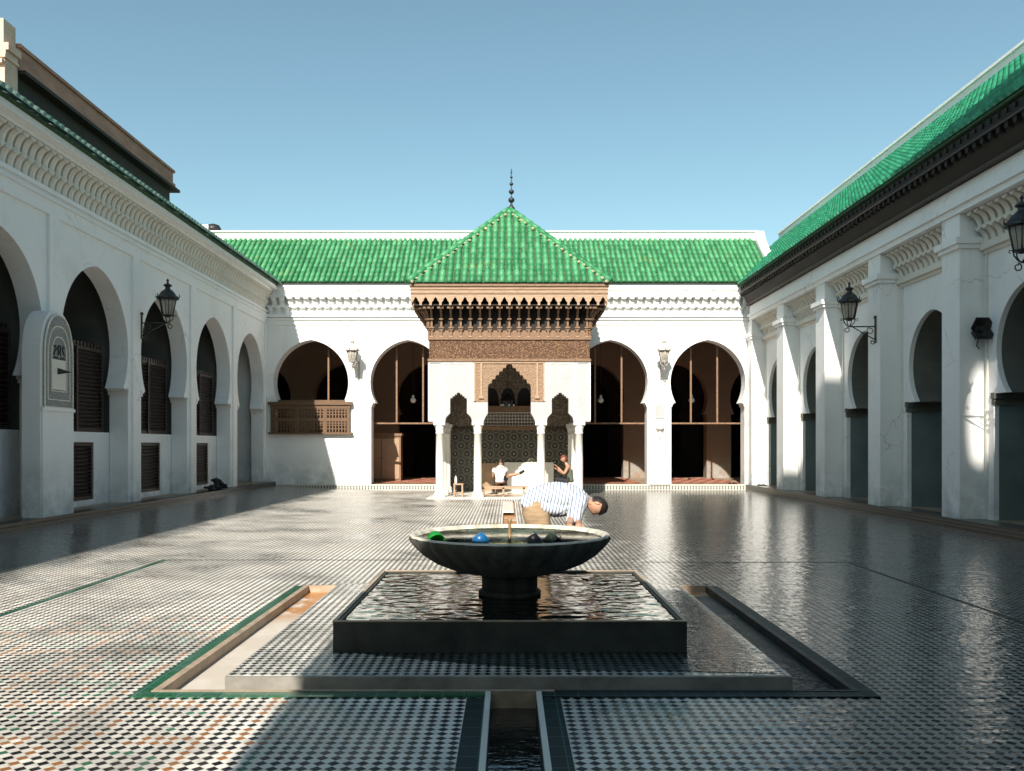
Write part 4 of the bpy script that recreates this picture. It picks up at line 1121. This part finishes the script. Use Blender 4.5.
def head_into(mb,c,crown,face,s=1.0):
    """sculpted head: skull, jaw, nose, ears, eyes sockets. crown/face are directions"""
    Z=Vector(crown).normalized(); Y=Vector(face); Y=(Y-Z*Y.dot(Z)).normalized(); X=Y.cross(Z)
    T=lambda x,y,z: Vector(c)+(X*x+Y*y+Z*z)*s
    seg,rings=24,18; vs=[];fs=[]
    for i in range(rings+1):
        a=-PI/2+PI*i/rings; z=.115*math.sin(a)
        for k in range(seg):
            t=2*PI*k/seg; x=.076*math.cos(a)*math.cos(t); y=.094*math.cos(a)*math.sin(t)
            if z<-.01: x*=1+z*2.6; y=y*(1+z*1.0)+(-.0 if y>0 else -z*.25)
            if y>.05:
                w=math.exp(-(x/.014)**2); 
                y+=w*(.022*math.exp(-((z+.018)/.02)**2)+.008*math.exp(-((z-.005)/.02)**2))
                y-=.009*math.exp(-((abs(x)-.03)/.013)**2-((z-.012)/.011)**2)
                y+=.006*math.exp(-(x/.022)**2-((z+.056)/.008)**2)
                y+=.008*math.exp(-(x/.02)**2-((z+.095)/.014)**2)
            vs.append(T(x,y,z))
    for i in range(rings):
        for k in range(seg): fs.append((i*seg+k,i*seg+(k+1)%seg,(i+1)*seg+(k+1)%seg,(i+1)*seg+k))
    mb.add(vs,fs,True)
    for sd in (-1,1):
        ev=[];ef=[]
        for i in range(7):
            a=-PI/2+PI*i/6
            for k in range(10):
                t=2*PI*k/10; ev.append(T(sd*.078+.010*math.cos(a)*math.cos(t)*1.0,-.008+.019*math.cos(a)*math.sin(t),-.005+.032*math.sin(a)))
        for i in range(6):
            for k in range(10): ef.append((i*10+k,i*10+(k+1)%10,(i+1)*10+(k+1)%10,(i+1)*10+k))
        mb.add(ev,ef,True)
    return T
def hair_mesh(T,extra=.008):
    mb=MB(); seg,rings=28,16; vs=[];fs=[]
    for i in range(rings+1):
        a=-PI/2+PI*i/rings
        for k in range(seg):
            t=2*PI*k/seg; x=math.cos(a)*math.cos(t); y=math.cos(a)*math.sin(t); z=math.sin(a)
            vs.append((x,y,z))
    keep=lambda x,y,z: (z>.42-.55*(y<0)*min(1,-y*1.6)) or (z>.50 and y>0) or (y<-.25 and z>-.55)
    for i in range(rings):
        for k in range(seg):
            q=(i*seg+k,i*seg+(k+1)%seg,(i+1)*seg+(k+1)%seg,(i+1)*seg+k)
            cx_=sum(vs[j][0] for j in q)/4; cy_=sum(vs[j][1] for j in q)/4; cz_=sum(vs[j][2] for j in q)/4
            if keep(cx_,cy_,cz_): fs.append(q)
    rnd=[.55+.9*random.random() for _ in vs]
    P=[T(x*(.078+extra*r),y*(.096+extra*r),z*(.117+extra*r)) for (x,y,z),r in zip(vs,rnd)]
    P2=[T(x*.070,y*.088,z*.108) for (x,y,z) in vs]
    mb.add(P,fs,True); mb.add(P2,[tuple(reversed(f)) for f in fs],True)
    return mb
def hand_into(mb,wrist,dirv,palm_n,side=1,curl=.5,s=1.0):
    D=Vector(dirv).normalized(); Np=Vector(palm_n); Np=(Np-D*Np.dot(D)).normalized(); W=D.cross(Np)*side
    o=Vector(wrist)
    # palm
    pr=[(o-D*.015,.028,.02),(o+D*.03,.036,.018),(o+D*.08,.042,.015)]
    seg=10; vs=[];fs=[]
    for (p,rw,rn) in pr:
        for k in range(seg): t=2*PI*k/seg; vs.append(p+W*math.cos(t)*rw+Np*math.sin(t)*rn)
    for i in range(2):
        for k in range(seg): fs.append((i*seg+k,i*seg+(k+1)%seg,(i+1)*seg+(k+1)%seg,(i+1)*seg+k))
    fs.append(tuple(range(2*seg,3*seg))); fs.append(tuple(reversed(range(seg)))); mb.add(vs,fs,True)
    for j,(off,ln) in enumerate(((-.03,.065),(-.010,.078),(.011,.072),(.031,.055))):
        p=o+D*.078+W*off*1.0; d=D.copy(); pts=[p-D*.02,p]
        for q in range(3):
            d=(d*math.cos(curl*.6)+Np*math.sin(curl*.6)).normalized(); p=p+d*ln*(.42,.32,.26)[q]; pts.append(p)
        mb.tube(pts,[.009,.009,.0085,.008,.0055],7)
    p=o+D*.02-W*.03; d=(D*.7-W*.7+Np*.25).normalized(); pts=[p]
    for q in range(3): p=p+d*(.035,.03,.022)[q]; d=(d+D*.35+Np*.2).normalized(); pts.append(p)
    mb.tube(pts,[.013,.011,.010,.006],7)

# --- the man bending over the basin
man=thing('person','person in a blue and white striped shirt and khaki trousers bending over the fountain basin','person',(.35,9.1,.068))
L0=Vector((.35,9.1,.068))
def loc(nodes): return [((Vector(c)-L0)[:],a,b_) for c,a,b_ in nodes]
hc_=Vector((.945,9.04,.955)); crown=Vector((.90,-.10,-.30)); face=Vector((-.35,-.28,-.85))
bodyn=[((.30,9.10,.93),.13,.15),((.44,9.10,1.03),.12,.15),((.60,9.10,1.07),.12,.16),((.74,9.10,1.03),.10,.13),((.83,9.09,1.00),.055,.058),((.90,9.07,.975),.055,.055),
 ((.73,8.95,.99),.06,.06),((.66,8.86,.83),.045,.045),((.62,8.55,.80),.036,.036),((.60,8.30,.82),.026,.026),
 ((.75,9.25,.98),.06,.06),((.74,9.20,.80),.045,.045),((.72,8.75,.80),.036,.036),((.70,8.36,.82),.026,.026),
 ((.32,9.00,.84),.10,.10),((.36,8.98,.52),.065,.065),((.28,9.00,.20),.045,.045),((.29,8.99,.13),.045,.045),((.46,8.96,.105),.032,.035),
 ((.32,9.20,.84),.10,.10),((.40,9.22,.52),.065,.065),((.32,9.24,.20),.045,.045),((.33,9.24,.13),.045,.045),((.50,9.24,.105),.032,.035)]
be=[(0,1),(1,2),(2,3),(3,4),(4,5),(3,6),(6,7),(7,8),(8,9),(3,10),(10,11),(11,12),(12,13),(0,14),(14,15),(15,16),(16,17),(17,18),(0,19),(19,20),(20,21),(21,22),(22,23)]
q=MB(); v,f=skin_mesh(loc(bodyn),be); q.add(v,f,True)
Th=head_into(q,hc_-L0,crown,face,.95)
hand_into(q,Vector((.60,8.31,.82))-L0,(-.1,-.8,-.5),(.2,-.2,-1),1,.8); hand_into(q,Vector((.70,8.37,.82))-L0,(-.15,-.8,-.5),(-.2,-.2,-1),-1,.8)
q.build('body',M['skin'],man)
hair_mesh(Th,.010).build('hair',M['hair'],man)
def loft(mb,secs,seg=20,sub=4,side=Vector((0,1,0)),capends=True):
    # secs: (centre, r_in_plane, r_side); smooth Catmull-Rom sweep
    def cr(a,b,c,d,t): return .5*((2*b)+(c-a)*t+(2*a-5*b+4*c-d)*t*t+(3*b-a-3*c+d)*t**3)
    C=[Vector(q[0])-L0 for q in secs]; R1=[q[1] for q in secs]; R2=[q[2] for q in secs]; n=len(secs); P=[];A=[];B=[]
    g=lambda L,i: L[max(0,min(n-1,i))]
    for i in range(n-1):
        for k in range(sub+(1 if i==n-2 else 0)):
            t=k/sub; P.append(cr(g(C,i-1),g(C,i),g(C,i+1),g(C,i+2),t)); A.append(cr(g(R1,i-1),g(R1,i),g(R1,i+1),g(R1,i+2),t)); B.append(cr(g(R2,i-1),g(R2,i),g(R2,i+1),g(R2,i+2),t))
    vs=[];m=len(P)
    for i in range(m):
        d=(P[min(i+1,m-1)]-P[max(0,i-1)]).normalized(); sd=(side-d*side.dot(d)).normalized(); up=d.cross(sd)
        for k in range(seg):
            t=2*PI*k/seg; w=1+.022*math.sin(3*t+i*.5)+.014*math.sin(5*t-i*.8)
            vs.append(P[i]+up*math.cos(t)*A[i]*w+sd*math.sin(t)*B[i]*w)
    fs=[(i*seg+k,i*seg+(k+1)%seg,(i+1)*seg+(k+1)%seg,(i+1)*seg+k) for i in range(m-1) for k in range(seg)]
    if capends: fs+=[tuple(reversed(range(seg))),tuple((m-1)*seg+k for k in range(seg))]
    mb.add(vs,fs,True)
q=MB()
loft(q,[((.185,9.1,.93),.10,.16),((.27,9.1,1.00),.125,.17),((.38,9.1,1.035),.15,.175),((.51,9.1,1.04),.162,.185),((.63,9.1,1.035),.158,.205),((.73,9.1,1.02),.135,.20),((.80,9.095,1.005),.10,.13),((.855,9.09,.99),.062,.07)],26,5)
loft(q,[((.77,8.97,1.05),.06,.06),((.745,8.90,1.0),.095,.09),((.71,8.86,.91),.088,.085),((.675,8.82,.785),.082,.08)],18,4,Vector((1,0,0)))
loft(q,[((.77,9.23,1.05),.06,.06),((.755,9.30,1.0),.095,.09),((.74,9.28,.91),.088,.085),((.72,9.24,.80),.082,.08)],18,4,Vector((1,0,0)))
loft(q,[((.36,9.06,.96),.09,.15),((.50,9.05,.93),.10,.15),((.64,9.05,.94),.09,.13)],18,4)
q.build('shirt',M['shirt'],man)
q=MB()
loft(q,[((.36,9.1,1.02),.12,.15),((.29,9.1,.96),.14,.175),((.285,9.1,.87),.13,.17)],22,4)
for y_ in (9.0,9.21):
    loft(q,[((.27,y_,.97),.12,.10),((.295,y_,.87),.145,.115),((.33,y_,.74),.125,.11),((.375,y_,.53),.09,.088),((.33,y_,.32),.078,.076),((.285,y_,.13),.075,.075)],18,4)
q.build('trousers',M['khaki'],man)

# --- seated man in white, seen from behind
s1_=thing('person','person in a white t-shirt sitting on the bench, back turned, one leg raised','person',(-.25,25.75,.355)); L0=Vector((-.25,25.75,.355))
bodyn=[((-.25,25.78,.45),.12,.10),((-.25,25.80,.65),.11,.09),((-.24,25.86,.86),.12,.09),((-.23,25.93,.98),.06,.06),((-.22,25.98,1.05),.045,.045),
 ((-.42,25.88,.88),.055,.055),((-.46,25.98,.62),.04,.04),((-.32,26.22,.60),.03,.03),
 ((-.05,25.88,.88),.055,.055),((-.02,25.98,.64),.04,.04),((.12,26.15,.66),.03,.03),
 ((-.34,26.0,.44),.08,.08),((-.36,26.25,.46),.06,.06),((-.36,26.28,.16),.045,.045),((-.36,26.42,.09),.035,.035),
 ((-.12,25.95,.50),.08,.08),((-.01,26.02,.66),.065,.065),((.22,25.98,.70),.048,.048),((.38,25.96,.74),.038,.038),((.46,25.96,.80),.03,.03)]
be=[(0,1),(1,2),(2,3),(3,4),(2,5),(5,6),(6,7),(2,8),(8,9),(9,10),(0,11),(11,12),(12,13),(13,14),(0,15),(15,16),(16,17),(17,18),(18,19)]
q=MB(); v,f=skin_mesh(loc(bodyn),be); q.add(v,f,True)
Th=head_into(q,Vector((-.22,26.02,1.10))-L0,(0.05,.55,.8),(.15,.9,-.5)); 
hand_into(q,Vector((.12,26.15,.66))-L0,(.9,-.3,.1),(0,0,-1),1,.6); hand_into(q,Vector((-.32,26.22,.60))-L0,(.6,.6,0),(0,0,-1),-1,.6)
q.build('body',M['skin'],s1_); hair_mesh(Th).build('hair',M['hair'],s1_)
v,f=skin_mesh(loc([((-.25,25.77,.44),.17,.13),((-.25,25.79,.64),.16,.13),((-.24,25.85,.86),.17,.12),((-.23,25.92,.99),.085,.08),((-.41,25.88,.88),.09,.09),((-.46,25.94,.74),.075,.075),((-.07,25.88,.88),.09,.09),((-.03,25.94,.76),.075,.075)]),[(0,1),(1,2),(2,3),(2,4),(4,5),(2,6),(6,7)],1)
q=MB(); q.add(v,f,True); q.build('t_shirt',M['tee'],s1_)
v,f=skin_mesh(loc([((-.25,25.78,.43),.17,.12),((-.34,26.0,.45),.10,.10),((-.36,26.24,.46),.08,.08),((-.14,25.95,.50),.10,.10),((-.03,26.02,.63),.08,.08)]),[(0,1),(1,2),(0,3),(3,4)],0)
q=MB(); q.add(v,f,True); q.build('shorts',M['black'],s1_)
for (a,b2) in (((.36,25.96,.73),(.50,25.96,.82)),((-.36,26.3,.07),(-.36,26.46,.06))):
    q=MB(); q.tube([Vector(a)-L0,Vector(b2)-L0],[.05,.04],10); q.build('shoe',M['black'],s1_)

# --- person at the right, half hidden by a column
p3=thing('person','person in dark clothes crouching half hidden behind the right pavilion columns, arm outstretched','person',(1.86,26.0,.035)); L0=Vector((1.86,26.0,.035))
bodyn=[((1.90,26.0,.46),.12,.10),((1.90,26.0,.68),.11,.09),((1.84,26.0,.90),.12,.09),((1.78,26.0,1.02),.055,.055),((1.75,26.0,1.08),.045,.045),
 ((1.82,25.84,.92),.055,.055),((1.70,25.72,.72),.042,.042),((1.50,25.74,.93),.03,.03),
 ((1.82,26.16,.92),.055,.055),((1.72,26.22,.70),.04,.04),((1.52,26.2,.84),.03,.03),
 ((1.72,25.92,.50),.085,.085),((1.46,25.90,.56),.06,.06),((1.55,25.92,.18),.045,.045),((1.42,25.92,.10),.035,.035),
 ((1.72,26.1,.50),.085,.085),((1.48,26.14,.58),.06,.06),((1.58,26.14,.18),.045,.045),((1.45,26.14,.10),.035,.035)]
be=[(0,1),(1,2),(2,3),(3,4),(2,5),(5,6),(6,7),(2,8),(8,9),(9,10),(0,11),(11,12),(12,13),(13,14),(0,15),(15,16),(16,17),(17,18)]
q=MB(); v,f=skin_mesh(loc(bodyn),be); q.add(v,f,True)
Th=head_into(q,Vector((1.71,26.0,1.18))-L0,(-.3,0,.95),(-.9,0,-.35)); hand_into(q,Vector((1.50,25.74,.93))-L0,(-.7,0,.7),(-.5,0,-.5),1,.5); hand_into(q,Vector((1.52,26.2,.84))-L0,(-.7,0,.5),(-.5,0,-.5),-1,.5)
q.build('body',M['skin'],p3)
hair_mesh(Th).build('cap',M['red_cap'],p3)
v,f=skin_mesh(loc([((1.90,26.0,.44),.16,.14),((1.90,26.0,.68),.15,.14),((1.84,26.0,.88),.15,.14),((1.79,26.0,.98),.075,.075),((1.82,25.84,.90),.08,.08),((1.77,25.78,.80),.065,.065),((1.82,26.16,.90),.08,.08),((1.77,26.2,.78),.065,.065)]),[(0,1),(1,2),(2,3),(2,4),(4,5),(2,6),(6,7)],1)
q=MB(); q.add(v,f,True); q.build('shirt',M['darkgreen_cloth'],p3)
v,f=skin_mesh(loc([((1.90,26.0,.44),.15,.14),((1.72,25.92,.50),.11,.11),((1.46,25.90,.56),.09,.09),((1.55,25.92,.22),.07,.07),((1.72,26.1,.50),.11,.11),((1.48,26.14,.58),.09,.09),((1.58,26.14,.22),.07,.07)]),[(0,1),(1,2),(2,3),(0,4),(4,5),(5,6)],0)
q=MB(); q.add(v,f,True); q.build('trousers',M['black'],p3)
st2=thing('stool','low dark stool under the person half hidden by the right columns','stool',(1.93,26.0,.035))
q=MB(); q.box(-.16,.16,-.16,.16,.28,.32); q.build('seat',M['darkwood'],st2)
for x in (-1,1):
    for y in (-1,1):
        q=MB(); q.box(x*.12-.02,x*.12+.02,y*.12-.02,y*.12+.02,0,.28); q.build('leg',M['darkwood'],st2)

# ================================================================== LIGHT, SKY, CAMERA
d=Vector((.26,1.3,-1)).normalized()
sun=bpy.data.lights.new('sun','SUN'); sun.energy=3.6; sun.angle=R(.53); sun.color=(1.0,.93,.83)
so_=bpy.data.objects.new('sun',sun); COL.objects.link(so_); so_.rotation_euler=d.to_track_quat('-Z','Y').to_euler(); so_.location=(0,-20,40)
W=bpy.data.worlds.new('World'); SC.world=W; W.use_nodes=True
nt=W.node_tree; bgN=nt.nodes['Background']; sky=nt.nodes.new('ShaderNodeTexSky'); sky.sky_type='NISHITA'
sky.sun_disc=False; sky.sun_elevation=math.asin(-d.z); sky.sun_rotation=math.atan2(-d.x,-d.y)%(2*PI)
sky.air_density=1.0; sky.dust_density=1.2; sky.ozone_density=1.0; sky.altitude=400
tn=nt.nodes.new('ShaderNodeMix'); tn.data_type='RGBA'; tn.blend_type='MULTIPLY'; tn.inputs[0].default_value=1; tn.inputs[7].default_value=(.98,1.10,.90,1)
nt.links.new(sky.outputs[0],tn.inputs[6]); nt.links.new(tn.outputs[2],bgN.inputs[0]); bgN.inputs[1].default_value=.076
cam=bpy.data.cameras.new('camera'); cam.lens=850/1024*36; cam.sensor_width=36; cam.sensor_fit='HORIZONTAL'
cam.shift_x=4/1024; cam.shift_y=59.5/1024; cam.clip_end=2000; cam.clip_start=.05
co_=bpy.data.objects.new('camera',cam); COL.objects.link(co_); co_.location=(0,0,1.6); co_.rotation_euler=(R(90),0,0)
SC.camera=co_
SC.view_settings.view_transform='Standard'; SC.view_settings.look='None'; SC.view_settings.exposure=1.2; SC.view_settings.gamma=1; SC.view_settings.use_curve_mapping=False
